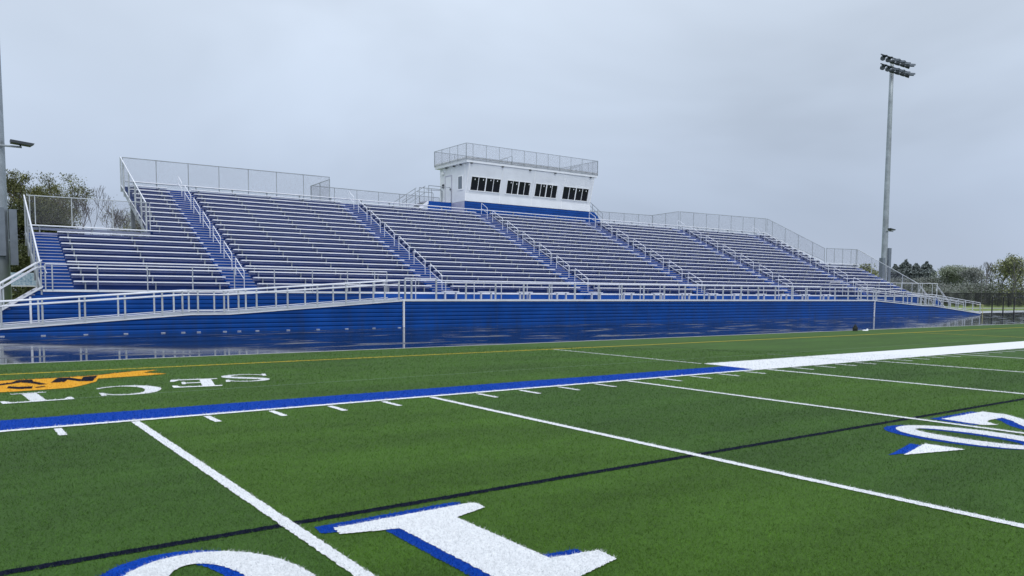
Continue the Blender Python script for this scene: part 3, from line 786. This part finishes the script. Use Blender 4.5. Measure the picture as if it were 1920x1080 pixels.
# stairs at the ends of the wings
def end_stairs(x0, dirx, zt, label, land):
    t = thing('stairs', label, 'stairs', (x0 + dirx * 1., 28.4, 0))
    xa = x0 + dirx * land; n = 10; run = .30; rs_ = zt / n
    m = MB()
    if land: m.box(min(x0, xa), 27.65, zt - .08, max(x0, xa), 29.3, zt)
    for i in range(n):
        xx0 = xa + dirx * run * i; xx1 = xx0 + dirx * (run + .02); z = zt - rs_ * (i + 1)
        m.box(min(xx0, xx1), 27.72, z, max(xx0, xx1), 29.28, z + .04)
    part(m, 'tread', ALUD, t)
    xe = xa + dirx * run * n
    P = [(xa, zt + .03), (xe, .03), (xe, -.06), (xa, zt - .06)]
    if dirx > 0: P = P[::-1]
    part(MB().prism(P, 'y', 27.62, 27.68), 'stringer', ALU, t); part(MB().prism(P, 'y', 29.30, 29.36), 'stringer', ALU, t)
    sk = [(xe, .0), (xa, zt - .08)] if dirx < 0 else [(xa, zt - .08), (xe, .0)]
    m = MB(); siding(m, sk, 27.74); part(m, 'skirt', BLUE, t)
    for y in (27.64, 29.33):
        zz = lambda f: zt * (1 - f)
        X = lambda f: xa + (xe - xa) * f
        for f in (.02, .48, .97): part(MB().tube([(X(f), y, zz(f)), (X(f), y, zz(f) + 1.07)], .032), 'post', GALVL, t)
        part(MB().tube([(X(0), y, zt + 1.1), (X(1), y, 1.07)], .028), 'top_rail', ALU, t)
        part(MB().tube([(xa - dirx * .15, y - .06, .55 + zt), (xa - dirx * .05, y - .06, .82 + zt), (X(.06), y - .06, zt + .80), (X(1), y - .06, .80)], .024), 'hand_rail', ALU, t)
    return t
end_stairs(XL, -1, 1.95, 'metal stairs dropping off the left end of the low wing', 0)
end_stairs(XR, 1, 1.80, 'metal stairs beyond the landing at the right end', 3.3)

# ------------------------------------------------------------------ small benches on the walkway
def make_wbench(loc, label):
    X, Y, Z = loc; w_ = 1.04
    t = thing('walkway_bench', label, 'bench', loc, 'small benches on the front walkway')
    MB().prism([(Y, Z + .455), (Y + .24, Z + .455), (Y + .25, Z + .445), (Y + .25, Z + .41), (Y, Z + .41)], 'x', X, X + w_).build('seat', ALU, t)
    for dx in (.16, w_ - .16):
        MB().box(X + dx - .03, Y + .06, Z, X + dx + .03, Y + .19, Z + .409).build('leg', GALVL, t)
    return t
bxs = [21.0, 23.45, 26.3, 29.2, 32.1, 34.98, 37.87, 40.73, 43.62, 46.5, 49.4, 52.3, 55.2, 58.2]
on_ = ['first', 'second', 'third', 'fourth', 'fifth', 'sixth', 'seventh', 'eighth', 'ninth', 'tenth', 'eleventh', 'twelfth', 'thirteenth', 'last']
wb = None
for i, x in enumerate(bxs):
    lab = 'small aluminium bench on the front walkway, %s from the left' % on_[i]
    wb_ = make_wbench((x, 26.9, WZ), lab) if wb is None else copy_tree(wb, (x, 26.9, WZ), lab)
    wb = wb or wb_

# ------------------------------------------------------------------ press box
BX0, BX1, BY, BYB, BZ0, BZ1 = 32.05, 45.25, 42.0, 45.9, 9.12, 12.05
pb = thing('press_box', 'white press box with slanted windows on top of the grandstand', 'press box', ((BX0 + BX1) / 2, 44, 8.3))
LEAN = .58
yfront = lambda z: BY - max(0, (z - 9.75)) / (12.05 - 9.75) * LEAN
m = MB()
prof = [(BY, BZ0), (BY, 9.75), (BY - LEAN, BZ1), (BYB, BZ1), (BYB, BZ0)]
m.prism(prof, 'x', BX0, BX1); recalc(part(m, 'wall', WHITE, pb))
m = MB()      # vertical sheet joints
for x in (BX0 + .04, BX0 + 3.3, BX0 + 6.6, BX0 + 9.9, BX1 - .04):
    m.prism([(BY - .012, BZ0 + .02), (BY - .012, 9.75), (BY - LEAN - .012, BZ1 - .02), (BY - LEAN, BZ1 - .02), (BY, 9.75), (BY, BZ0 + .02)], 'x', x - .03, x + .03)
for y in (BY + .05, BYB - .05): m.box(BX0 - .012, y - .05, BZ0, BX0 - .001, y + .05, BZ1)
part(m, 'corner_flashing', TRIM, pb)
m = MB(); m.box(BX0 - .28, 41.36, 12.07, BX1 + .24, BYB + .4, 12.44); part(m, 'roof', WHITE, pb)
m = MB()
m.box(BX0 - .30, 41.33, 12.40, BX1 + .26, 41.40, 12.47); m.box(BX0 - .30, 41.41, 12.40, BX0 - .24, BYB + .42, 12.47)
part(m, 'roof_trim', TRIM, pb)
for x in (BX0 + .2, BX0 + 3.2, BX0 + 6., BX0 + 8.7, BX1 - .5): part(MB().box(x - .09, BY - LEAN - .10, 11.97, x + .09, BY - LEAN + .0, 12.065), 'soffit_light', DARK, pb)
for y in (42.6, 43.6, 44.8): part(MB().box(BX0 - .14, y - .08, 11.97, BX0 - .02, y + .08, 12.065), 'soffit_light', DARK, pb)
def face(x, z, o): return (x, yfront(z) - o, z)
W = [(32.40, 35.30), (35.90, 38.34), (38.84, 41.26), (41.86, 44.82)]
for gi_, (wa, wb2) in enumerate(W):
    za, zb = 9.96, 11.06; sk = .0
    m = MB()
    def bar(m, x0, z0, x1, z1, o0=.0, o1=.05):
        P = [face(x0, z0, o1), face(x1, z0, o1), face(x1, z1, o1), face(x0, z1, o1)]; Q = [face(x0, z0, o0), face(x1, z0, o0), face(x1, z1, o0), face(x0, z1, o0)]
        n = len(m.v); m.v += P + Q
        m.f += [(n, n + 1, n + 2, n + 3), (n, n + 4, n + 5, n + 1), (n + 1, n + 5, n + 6, n + 2), (n + 2, n + 6, n + 7, n + 3), (n + 3, n + 7, n + 4, n)]
    bar(m, wa - .04, za - .02, wb2 + .04, za + .04); bar(m, wa - .04, zb - .04, wb2 + .04, zb + .02)
    for q in range(5):
        x = wa + (wb2 - wa) * q / 4; h = .02 if q % 2 else .045
        xx0 = max(wa, x - h); xx1 = min(wb2, x + h)
        bar(m, xx0, za + .04, xx1, zb - .04, 0, .048)
    win = part(m, 'window', TRIM, pb)
    for q in range(4):
        x0 = wa + (wb2 - wa) * q / 4 + .022; x1 = wa + (wb2 - wa) * (q + 1) / 4 - .022
        g = MB().quad(face(x0, za + .04, .018), face(x1, za + .04, .018), face(x1, zb - .04, .018), face(x0, zb - .04, .018)); part(g, 'pane', GLASS, win)
    m = MB()
    for q in range(4):
        if rnd.random() < .5:
            x = wa + (wb2 - wa) * (q + rnd.uniform(.5, .75)) / 4; z = zb - rnd.uniform(.12, .2)
            bar(m, x - .035, z - .10, x + .035, z, .020, .026)
    part(m, 'window_sticker', TRIM, win)
# side window and door on the left wall
m = MB(); m.box(BX0 - .05, 42.32, 10.02, BX0 - .001, 43.08, 11.2); win = part(m, 'window', TRIM, pb)
part(MB().box(BX0 - .056, 42.42, 10.12, BX0 - .049, 42.98, 11.1), 'pane', GREYB, win)
m = MB(); m.box(BX0 - .03, 44.1, 9.2, BX0 - .001, 45.0, 11.3); dr = part(m, 'door', WHITE, pb)
m = MB(); m.box(BX0 - .045, 44.03, 9.2, BX0 - .031, 44.09, 11.38); m.box(BX0 - .045, 45.01, 9.2, BX0 - .031, 45.07, 11.38); m.box(BX0 - .045, 44.09, 11.31, BX0 - .031, 45.01, 11.38); part(m, 'frame', ALUD, dr)
part(MB().box(BX0 - .09, 44.18, 10.15, BX0 - .031, 44.24, 10.3), 'handle', DARK, dr)
m = MB(); m.box(BX0 - .10, 45.25, 10.45, BX0 - .001, 45.45, 10.75); part(m, 'meter_box', DARK, pb)
m = MB(); m.box(BX0 - .14, 45.2, 11.55, BX0 - .001, 45.5, 11.75); part(m, 'wall_lamp', TRIM, pb)
# blue base and grey side panel
m = MB(); m.box(BX0, BY + .05, 8.05, 45.8, BY + .12, BZ0 - .01); part(m, 'blue_base', BLUED, pb)
m = MB()
for i in range(5): m.box(BX0, BY + .03, 8.1 + i * .2, 45.8, BY + .048, 8.1 + i * .2 + .012)
part(m, 'base_joint', BLUER, pb)
for x in (BX0 + .01, BX1 - .07): part(MB().box(x, BY + .13, 8.05, x + .06, BYB, BZ0 - .01), 'base_side_panel', ALUD, pb)
for x in (32.6, 36.8, 41., 45.): part(MB().box(x - .12, BYB - .4, 0, x + .12, BYB - .16, BZ0), 'support_post', STEEL, pb)
# roof fence
def roof_fence(label, pts, n, z0=12.25, z1=13.52, posts=None):
    return fence('roof_fence', label, 'fence', pts, posts or fr(n), (z1, z1), (z0, z0), .022, base_rail=True)
RX0, RX1, RY0, RY1 = 31.72, 45.52, 41.33, 46.3
roof_fence('front fence on the press box roof', [(RX0, RY0), (RX1, RY0)], 0, posts=[0] + [(32.34 + 1.26 * i - RX0) / (RX1 - RX0) for i in range(11)] + [1])
roof_fence('left fence on the press box roof', [(RX0, RY0 + .05), (RX0, RY1)], 5)
roof_fence('right fence on the press box roof', [(RX1, RY0 + .05), (RX1, RY1)], 5)
roof_fence('rear fence on the press box roof', [(RX0 + .05, RY1), (RX1 - .05, RY1)], 8)
for x0, lab in ((35.4, 'slanting hatch rail near the left of the press box roof'), (43.1, 'slanting hatch rail near the right of the press box roof')):
    t = thing('hatch_rail', lab, 'rail', (x0, 44, 12.44))
    for y in (43.4, 44.1):
        part(MB().tube([(x0, y, 12.5), (x0 + 2.1, y, 13.35), (x0 + 2.25, y, 13.35), (x0 + 2.25, y, 12.44)], .022), 'rail', GALV, t)
        part(MB().tube([(x0 + 1.05, y, 12.44), (x0 + 1.05, y, 12.92)], .02), 'post', GALV, t)
# platform and stairs left of the box, stairs right of it
t = thing('entrance_platform', 'blue fronted landing with rails at the left door of the press box', 'platform', (30.9, 44.8, 8.0))
part(MB().box(29.85, 44.1, 8.02, 32.04, 44.16, 9.14), 'front_panel', BLUED, t)
part(MB().box(29.85, 44.17, 9.08, 32.0, 45.6, 9.16), 'landing', ALUD, t)
for y in (44.08, 45.6):
    for x in (29.9, 31.05): part(MB().tube([(x, y, 9.16), (x, y, 10.36)], .03), 'post', GALV, t)
    part(MB().tube([(29.9, y, 10.36), (31.9, y, 10.36), (32.0, y, 10.22), (32.0, y, 9.2)], .028), 'top_rail', GALV, t)
    part(MB().tube([(29.7, y, 10.0), (31.1, y, 10.05), (31.2, y, 9.95), (31.2, y, 9.2)], .026), 'hand_rail', GALV, t)
t = thing('platform_stairs', 'narrow metal stairs climbing to the left door of the press box', 'stairs', (28.9, 44.8, 8.0))
m = MB()
for i in range(6): m.box(28.2 + i * .28, 44.2, 8.14 + i * .17, 28.5 + i * .28, 45.5, 8.18 + i * .17)
part(m, 'tread', ALUD, t)
for y in (44.1, 45.58):
    part(MB().prism([(28.15, 8.0), (28.45, 8.0), (29.88, 8.9), (29.88, 9.16)], 'y', y - .03, y + .03), 'stringer', ALU, t)
    part(MB().tube([(27.55, y, 8.1), (27.55, y, 8.95), (27.75, y, 9.12), (29.6, y, 10.3)], .028), 'top_rail', GALV, t)
    part(MB().tube([(28.1, y, 8.1), (28.1, y, 8.75), (28.3, y, 8.95), (29.7, y, 9.85)], .024), 'hand_rail', GALV, t)
    for x in (28.7, 29.5): part(MB().tube([(x, y, 8.1 + (x - 28.2) * .6), (x, y, 9.12 + (x - 27.75) * .64)], .026), 'post', GALV, t)
t = thing('roof_stairs', 'steep metal stairs with rails at the right end of the press box', 'stairs', (46.4, 43, 8.0))
m = MB()
for i in range(9): m.box(45.75 + i * .2, 42.7, 9.3 - i * .15, 45.95 + i * .2, 43.6, 9.33 - i * .15)
part(m, 'tread', ALUD, t)
for y in (42.62, 43.68):
    part(MB().tube([(45.5, y, 10.25), (47.35, y, 9.10), (47.35, y, 8.0)], .028), 'top_rail', GALV, t)
    part(MB().tube([(45.5, y, 9.95), (47.25, y, 8.78)], .024), 'hand_rail', GALV, t)
    for x in (46.1, 46.75): part(MB().tube([(x, y, 8.0), (x, y, 10.25 - (x - 45.5) * .62)], .026), 'post', GALV, t)
part(MB().prism([(45.85, 8.0), (46.9, 8.0), (46.3, 8.75), (45.85, 9.1)], 'y', 42.1, 42.16), 'side_panel', BLUED, t)

# ------------------------------------------------------------------ light poles
def octo(r, n=12): return [(r * math.cos(2 * PI * i / n), r * math.sin(2 * PI * i / n)) for i in range(n)]
def light_pole(x, y, h, r0, r1, label, heads, za, boxz, boxes, armdir, rtop):
    t = thing('light_pole', label, 'light pole', (x, y, 0), 'tall field light poles behind the grandstand')
    nseg = 6
    part(MB().tube([(x, y, i * h / nseg) for i in range(nseg + 1)], r0, 14, r1), 'pole', STEEL, t, True)
    # service boxes
    for (dx, dy, w_, d_, z0, z1) in boxes: part(MB().box(x + dx - w_ / 2, y + dy - d_ / 2, z0, x + dx + w_ / 2, y + dy + d_ / 2, z1), 'control_box', GREYB, t)
    # low flood light on a bracket
    rr = r0 + (r1 - r0) * za / h; s = rr / .33
    part(MB().tube([(x - rr * 1.2, y - rr - .02, za - .10), (x + rr + .70, y - rr - .02, za - .10)], .05), 'bracket', STEEL, t)
    fx = x + rr + (.22 if not heads else -.35)
    fl = part(MB().prism([(fx - .02, za + .20), (fx + 1.02, za + .10), (fx + .86, za - .02), (fx + .0, za + .06)], 'y', y - rr - .35, y - rr + .25), 'floodlight', DARK, t)
    part(MB().tube([(fx + .42, y - rr - .02, za + .03), (fx + .42, y - rr - .02, za - .10)], .04), 'yoke', DARK, fl)
    if heads:
        d = Vector((1., -.02, 0)).normalized()
        for row, zz in enumerate((h + .02, h - .95)):
            a = [(x + d.x * s_, y - .35 + d.y * s_, zz) for s_ in (-2.75, 2.6)]
            part(MB().tube(a, .06), 'crossarm', DARK, t)
            for i in range(6):
                s_ = -2.55 + i * 1.0; px, py = x + d.x * s_, y - .35 + d.y * s_
                part(MB().tube([(px, py, zz), (px, py - .10, zz - .38)], .035), 'hanger', DARK, t)
                out = -1 if i < 2 else (1 if i > 3 else .4)
                dirv = Vector((out * .75, -.85, -.10)).normalized(); sidev = dirv.cross(Vector((0, 0, 1))).normalized(); up = sidev.cross(dirv)
                c0 = Vector((px, py - .05, zz - .42))
                # lamp head: round reflector tapering to the back, with a long visor
                m = MB(); m.tube([tuple(c0 - dirv * .32), tuple(c0 - dirv * .16), tuple(c0 + dirv * .16)], .09, 10, .27)
                hd = part(m, 'lamp_head', DARK, t)
                part(MB().tube([tuple(c0 + dirv * .155), tuple(c0 + dirv * .175)], .21, 10), 'lens', LENS, hd)
                m = MB(); a1 = c0 + dirv * .16 + up * .24; a2 = c0 + dirv * .72 + up * .19
                q = [a1 - sidev * .17, a1 + sidev * .17, a2 + sidev * .26, a2 - sidev * .26]
                m.poly([tuple(p) for p in q]); m.poly([tuple(p + up * .03) for p in q][::-1])
                m.quad(tuple(q[0]), tuple(q[3]), tuple(q[3] - up * .15), tuple(q[0] - up * .20)); m.quad(tuple(q[1]), tuple(q[1] - up * .20), tuple(q[2] - up * .15), tuple(q[2]))
                part(m, 'visor', GREYB, hd)
    return t
light_pole(82.0, 34.9, 27.2, .36, .20, 'tall grey floodlight pole with two rows of lamps beyond the right wing', True, 8.95, 3, [(-.75, -.2, .55, .4, 2.8, 5.9), (.28, -.25, .5, .5, 1.6, 7.0)], 1, 0)
light_pole(.42, 36.2, 27.0, .47, .30, 'tall grey pole with one low floodlight at the left edge', False, 9.08, 3, [(.62, -.30, .34, .3, 3.05, 5.85), (-.05, -.50, .62, .2, 3.5, 5.9)], 1, 0)

# ------------------------------------------------------------------ odds and ends
t = thing('equipment_bag', 'small black bag left at the far edge of the turf', 'bag', (34.9, 10.25, 0))
m = MB()
for a, b, r_ in ((.0, .10, .13), (.10, .20, .14), (.19, .28, .09)):
    m.tube([(34.9, 10.25, a), (34.9, 10.25, (a + b) / 2), (34.9, 10.25, b)], r_, 9, r_ * .8)
part(m, 'body', BAG, t); part(MB().tube([(34.84, 10.25, .26), (34.86, 10.25, .34), (34.94, 10.25, .34), (34.96, 10.25, .26)], .014), 'handle', BAG, t)
t = thing('field_marker', 'small flat white marker beside the black bag', 'marker', (35.9, 10.3, 0))
part(MB().tube([(35.9, 10.3, 0), (35.9, 10.3, .04)], .14, 10, .09), 'disc', TRIM, t)
part(MB().tube([(36.15, 10.33, 0), (36.15, 10.33, .09)], .06, 8, .03), 'knob', TRIM, t)
# banner board behind the left stairs
t = thing('banner', 'pale blue patterned banner board behind the left stairs', 'banner', (2.0, 40, 0))
part(MB().box(1.0, 40, 2.05, 3.05, 40.05, 2.75), 'board', BANNERM, t)
part(MB().box(1.0, 39.96, 1.98, 3.05, 39.995, 2.04), 'bottom_bar', TRIM, t)
for x in (1.1, 2.95): part(MB().box(x - .04, 40.06, 0, x + .04, 40.12, 2.7), 'leg', GALV, t)
# black fences on the right
fence('black_fence', 'near black post and mesh fence crossing the wet pavement', 'fence', [(86.9, 25.75), (96.5, 21.2)], fr(9), (1.72, 1.72), (-.01, -.01), .022, True, rail_m=BLACKM, post_m=BLACKM, pr=.06, mesh_m=mesh_mat('fine_black_mesh', (.02, .02, .025), .06, .03))
for i, (a, b) in enumerate((((120, 74), (150.5, 44.5)), ((150.5, 44.5), (160, 22)))):
    fence('far_fence', ('long' if i == 0 else 'nearer') + ' black screened fence in front of the far trees', 'fence', [a, b], fr(9), (2.35, 2.35), (0, 0), .06, True, rail_m=BLACKM, post_m=BLACKM, mesh_m=CHAINB, base_rail=False)
t = thing('white_shed', 'small white shed far off beyond the black fence', 'shed', (240, 92, 0))
part(MB().box(238, 90, 0, 241.5, 93.5, 3.2), 'wall', TRIM, t); part(MB().prism([(89.8, 3.2), (93.7, 3.2), (91.75, 4.2)], 'x', 237.8, 241.7), 'roof', GREYB, t)
t = thing('white_trailer', 'small white trailer far off between bare trunks', 'trailer', (250, 84, 0))
part(MB().box(248, 82, .7, 254, 84.5, 3.0), 'body', TRIM, t)
for x in (249.5, 252.5): part(MB().tube([(x, 81.9, .4), (x, 82.2, .4)], .4, 10), 'wheel', BLACKM, t)

# ------------------------------------------------------------------ trees
def grow(mb, p, d, ln, r, depth, rr, tips, sides=4, spread=.55, up=.12):
    n = 2
    q = p; pts = [tuple(p)]
    for i in range(n):
        d = (d + Vector((rr.uniform(-1, 1), rr.uniform(-1, 1), rr.uniform(-.5, 1) * .5)) * .14 + Vector((0, 0, up * .3))).normalized()
        q = q + d * ln / n; pts.append(tuple(q))
    mb.tube(pts, r, sides if r > .05 else 3, max(.016, r * .74))
    tips.append((Vector(pts[-1]), r))
    if depth == 0: return
    k = rr.choice((2, 3, 3)) if depth > 1 else 2
    for i in range(k):
        a = rr.uniform(0, 2 * PI); b = Vector((math.cos(a), math.sin(a), rr.uniform(-.15, .5)))
        nd = (d * (1 - spread * .6) + b * spread + Vector((0, 0, up))).normalized()
        grow(mb, q if i else q, nd, ln * rr.uniform(.62, .86), max(.018, r * rr.uniform(.58, .76)), depth - 1, rr, tips, sides, spread, up)
def tree(name, label, loc, h, w_, seed, leaf, nleaf, lsize, bark=BARK, depth=4, cbase=.25, shape='round', trunk_r=None, group='trees in the distance', stems=1, spread=.55):
    x, y = loc; rr = random.Random(seed); nr = np.random.RandomState(seed)
    t = thing(name, label, 'tree', (x, y, 0), group)
    mb = MB(); tips = []
    tr = trunk_r or h * .018
    if shape == 'cone':
        mb.tube([(x, y, 0), (x, y, h * .5), (x, y, h * .97)], tr, 6, tr * .15)
        for i in range(34):
            z = h * (.12 + .83 * i / 34); R = w_ * .5 * (1 - z / h) ** .75 + .1; a = rr.uniform(0, 2 * PI)
            e = (x + math.cos(a) * R, y + math.sin(a) * R, z - R * .15); mb.tube([(x, y, z), e], .04, 3, .015); tips.append((Vector(e), .02))
    else:
        for s_ in range(stems):
            a = rr.uniform(0, 2 * PI); o = 0 if stems == 1 else w_ * .12
            p0 = Vector((x + math.cos(a) * o, y + math.sin(a) * o, 0))
            th_ = h * cbase * rr.uniform(.8, 1.2)
            d0 = Vector((math.cos(a) * .18 * (stems > 1), math.sin(a) * .18 * (stems > 1), 1)).normalized()
            p1 = p0 + d0 * th_
            mb.tube([tuple(p0), tuple(p1)], tr, 6, tr * .8)
            grow(mb, p1, d0, (h - th_) * .34, tr * .75, depth, rr, tips, spread=spread)
    # fit the limbs into the measured height and width
    zm = max(v[2] for v in mb.v); sz = h / zm if shape != 'cone' else 1
    wx = max(abs(v[0] - x) for v in mb.v) or 1; sw = (w_ / 2) / wx if shape != 'cone' else 1
    f = lambda v: (x + (v[0] - x) * sw, y + (v[1] - y) * sw, v[2] * sz)
    mb.v = [f(v) for v in mb.v]; tips = [Vector(f(p)) for p, r_ in tips]
    part(mb, 'trunk', bark, t)
    if nleaf:
        T = np.array([tuple(p) for p in tips if p.z > h * cbase * .6]); k = len(T)
        if shape == 'cone':
            z = h * (1.03 - nr.power(1.5, nleaf) * .98)
            R = w_ * .5 * np.clip(1 - (z / h) ** 2.2, .03, 1) ** .7 * (.85 + .15 * np.sin(z * 3.1)) * np.sqrt(nr.uniform(.15, 1, nleaf)); a = nr.uniform(0, 2 * PI, nleaf)
            C = np.stack([x + R * np.cos(a), y + R * np.sin(a), z], 1)
        else:
            w8 = nr.gamma(2.2, 1, k); w8 /= w8.sum()
            i = nr.choice(k, nleaf, p=w8); sg = w_ * .06
            C = T[i] + nr.normal(0, 1, (nleaf, 3)) * [sg, sg, sg * .8]
            C[:, 2] = np.minimum(C[:, 2], h * 1.03)
            if shape == 'bush':
                m2 = nr.uniform(0, 1, nleaf) < .5; n2 = m2.sum(); a = nr.uniform(0, 2 * PI, n2); u = nr.uniform(0, 1, n2) ** .5
                zz = nr.uniform(.02, .85, n2); C[m2] = np.stack([x + np.cos(a) * u * w_ * .48 * (1 - zz ** 3 * .6), y + np.sin(a) * u * w_ * .48 * (1 - zz ** 3 * .6), zz * h], 1)
        A = nr.normal(0, 1, (nleaf, 3)); A /= np.linalg.norm(A, axis=1)[:, None]; B = nr.normal(0, 1, (nleaf, 3)); B -= (A * B).sum(1)[:, None] * A; B /= np.linalg.norm(B, axis=1)[:, None]
        s_ = lsize * nr.uniform(.5, 1.4, nleaf)[:, None]
        V = np.stack([C - A * s_, C - B * s_ * .5, C + A * s_, C + B * s_ * .5], 1).reshape(-1, 3) - np.array([x, y, 0])
        o = np_mesh('crown', V, np.arange(len(V)).reshape(-1, 4), leaf); o.parent = t
    return t
G_L = 'trees behind the left wing'; G_R = 'far trees right of the grandstand'
tree('leafy_tree', 'broad dark green tree just left of the low wing fence', (3.2, 78.5), 9.6, 6.0, 11, LEAFD, 15000, .13, cbase=.15, shape='bush', group=G_L)
tree('leafy_tree', 'tall budding tree rising behind the left end rail', (5.4, 83.5), 13.4, 5.0, 12, LEAFG, 19000, .085, cbase=.2, shape='bush', group=G_L)
tree('leafy_tree', 'rounded budding tree, widest of the clump behind the left wing', (8.2, 85.5), 13.8, 6.4, 13, LEAFG, 26000, .085, cbase=.15, shape='bush', group=G_L, stems=2)
tree('leafy_tree', 'lower dark leafy tree in front of the left clump', (6.4, 76.5), 9.8, 6.0, 14, LEAFD, 20000, .10, cbase=.12, shape='bush', group=G_L, stems=2)
tree('leafy_tree', 'small dark shrub below the left end rail posts', (3.2, 64), 5.4, 5.5, 15, LEAFD, 9000, .10, cbase=.1, shape='bush', group=G_L, stems=3)
tree('bare_tree', 'tall bare tree with fine twigs behind the left wing fence', (10.2, 80), 12.6, 5.4, 21, None, 0, .1, cbase=.28, depth=6, trunk_r=.13, group=G_L, spread=.42)
tree('bare_tree', 'leaning bare tree with forked limbs behind the left wing fence', (12.6, 84), 11.6, 6.5, 22, LEAFG, 500, .08, cbase=.2, depth=6, trunk_r=.12, group=G_L, stems=2, spread=.5)
tree('bare_tree', 'low bushy bare tree next to the tall block stringer', (14.0, 80), 10.4, 6.0, 23, LEAFY, 1600, .08, cbase=.15, depth=6, trunk_r=.11, group=G_L, stems=2, spread=.5)
tree('leafy_tree', 'thin green shrub under the bare trees on the left', (11.2, 78), 7.4, 5.5, 24, LEAFG, 3500, .09, cbase=.12, depth=4, shape='bush', group=G_L, stems=3)
tree('leafy_tree', 'young green shrub beneath the tall block side fence', (14.6, 78), 8.0, 5.5, 25, LEAFG, 3000, .09, cbase=.12, depth=4, shape='bush', group=G_L, stems=3)

tree('leafy_tree', 'yellow green shrub seen just left of the right light pole', (141, 71), 7.6, 8, 31, LEAFY, 5000, .2, cbase=.1, shape='bush', group=G_R, stems=3)
tree('leafy_tree', 'yellow green shrub seen behind the right wing fence', (136, 76), 7.2, 7, 32, LEAFY, 4000, .2, cbase=.1, shape='bush', group=G_R, stems=3)
for i, (px_, py_, h_, w_, lab) in enumerate(((219., 113.5, 9.0, 6.0, 'small pointed conifer between the light pole and the big conifers'), (221.5, 108.5, 10.6, 8.5, 'leftmost of the big dark conifers'), (222.0, 105.8, 11.8, 9.5, 'tallest dark conifer beyond the right ramp'),
                                            (224., 103.8, 10.9, 9, 'dark conifer in the gap between two taller ones'), (225.5, 101.6, 11.3, 9.5, 'rightmost of the big dark conifers'))):
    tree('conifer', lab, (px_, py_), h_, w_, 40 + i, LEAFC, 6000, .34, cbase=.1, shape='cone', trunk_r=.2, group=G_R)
def ray_pt(px, d):     # a bearing from the field, turned into a map position
    k = (px - 960) / 1475.4; v = Vector((F_[0] + k * R_[0], F_[1] + k * R_[1])); return (CAM[0] + v.x * d, CAM[1] + v.y * d)
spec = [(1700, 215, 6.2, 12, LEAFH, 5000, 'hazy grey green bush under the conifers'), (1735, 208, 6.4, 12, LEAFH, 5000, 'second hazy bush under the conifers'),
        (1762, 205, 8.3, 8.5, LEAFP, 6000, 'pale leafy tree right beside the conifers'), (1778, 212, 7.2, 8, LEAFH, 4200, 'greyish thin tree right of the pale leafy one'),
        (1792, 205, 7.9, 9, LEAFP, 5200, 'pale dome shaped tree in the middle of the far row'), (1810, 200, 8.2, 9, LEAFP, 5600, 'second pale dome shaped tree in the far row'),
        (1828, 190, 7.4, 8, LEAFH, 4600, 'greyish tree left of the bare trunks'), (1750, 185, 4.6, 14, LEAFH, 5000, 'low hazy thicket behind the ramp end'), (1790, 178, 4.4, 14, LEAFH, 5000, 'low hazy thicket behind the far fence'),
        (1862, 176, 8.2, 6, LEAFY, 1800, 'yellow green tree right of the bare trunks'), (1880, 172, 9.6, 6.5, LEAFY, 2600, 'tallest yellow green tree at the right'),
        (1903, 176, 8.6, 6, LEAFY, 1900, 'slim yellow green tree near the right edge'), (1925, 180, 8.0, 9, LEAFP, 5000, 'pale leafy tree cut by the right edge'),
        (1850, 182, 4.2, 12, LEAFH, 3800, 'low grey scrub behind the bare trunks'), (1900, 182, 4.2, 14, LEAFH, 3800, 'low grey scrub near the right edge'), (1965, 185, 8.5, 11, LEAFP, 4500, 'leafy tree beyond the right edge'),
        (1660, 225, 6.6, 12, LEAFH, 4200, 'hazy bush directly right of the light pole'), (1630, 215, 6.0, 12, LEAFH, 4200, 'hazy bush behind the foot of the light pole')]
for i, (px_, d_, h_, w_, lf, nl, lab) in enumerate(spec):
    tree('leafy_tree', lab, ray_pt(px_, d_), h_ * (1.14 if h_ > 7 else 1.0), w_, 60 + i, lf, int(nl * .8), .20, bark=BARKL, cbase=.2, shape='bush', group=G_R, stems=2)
for i, (px_, d_, h_, w_, lab) in enumerate(((1835, 168, 9.2, 2.6, 'tall straight bare trunk, left of the pair'), (1842, 172, 9.4, 4.2, 'tall bare trunk with twigs, right of the pair'), (1851, 175, 8.4, 3.6, 'thin bare tree beside the tall pair of trunks'),
                                       (1873, 176, 9.0, 5.0, 'bare branching tree among the yellow green trees'), (1899, 166, 9.4, 2.2, 'straight bare pole like trunk near the right edge'))):
    tree('bare_tree', lab, ray_pt(px_, d_), h_, w_, 90 + i, None, 0, .1, bark=BARKL, cbase=.42, depth=4, trunk_r=.15, group=G_R, spread=.4)

for o in bpy.data.objects:
    if '_o' in o.keys(): del o['_o']
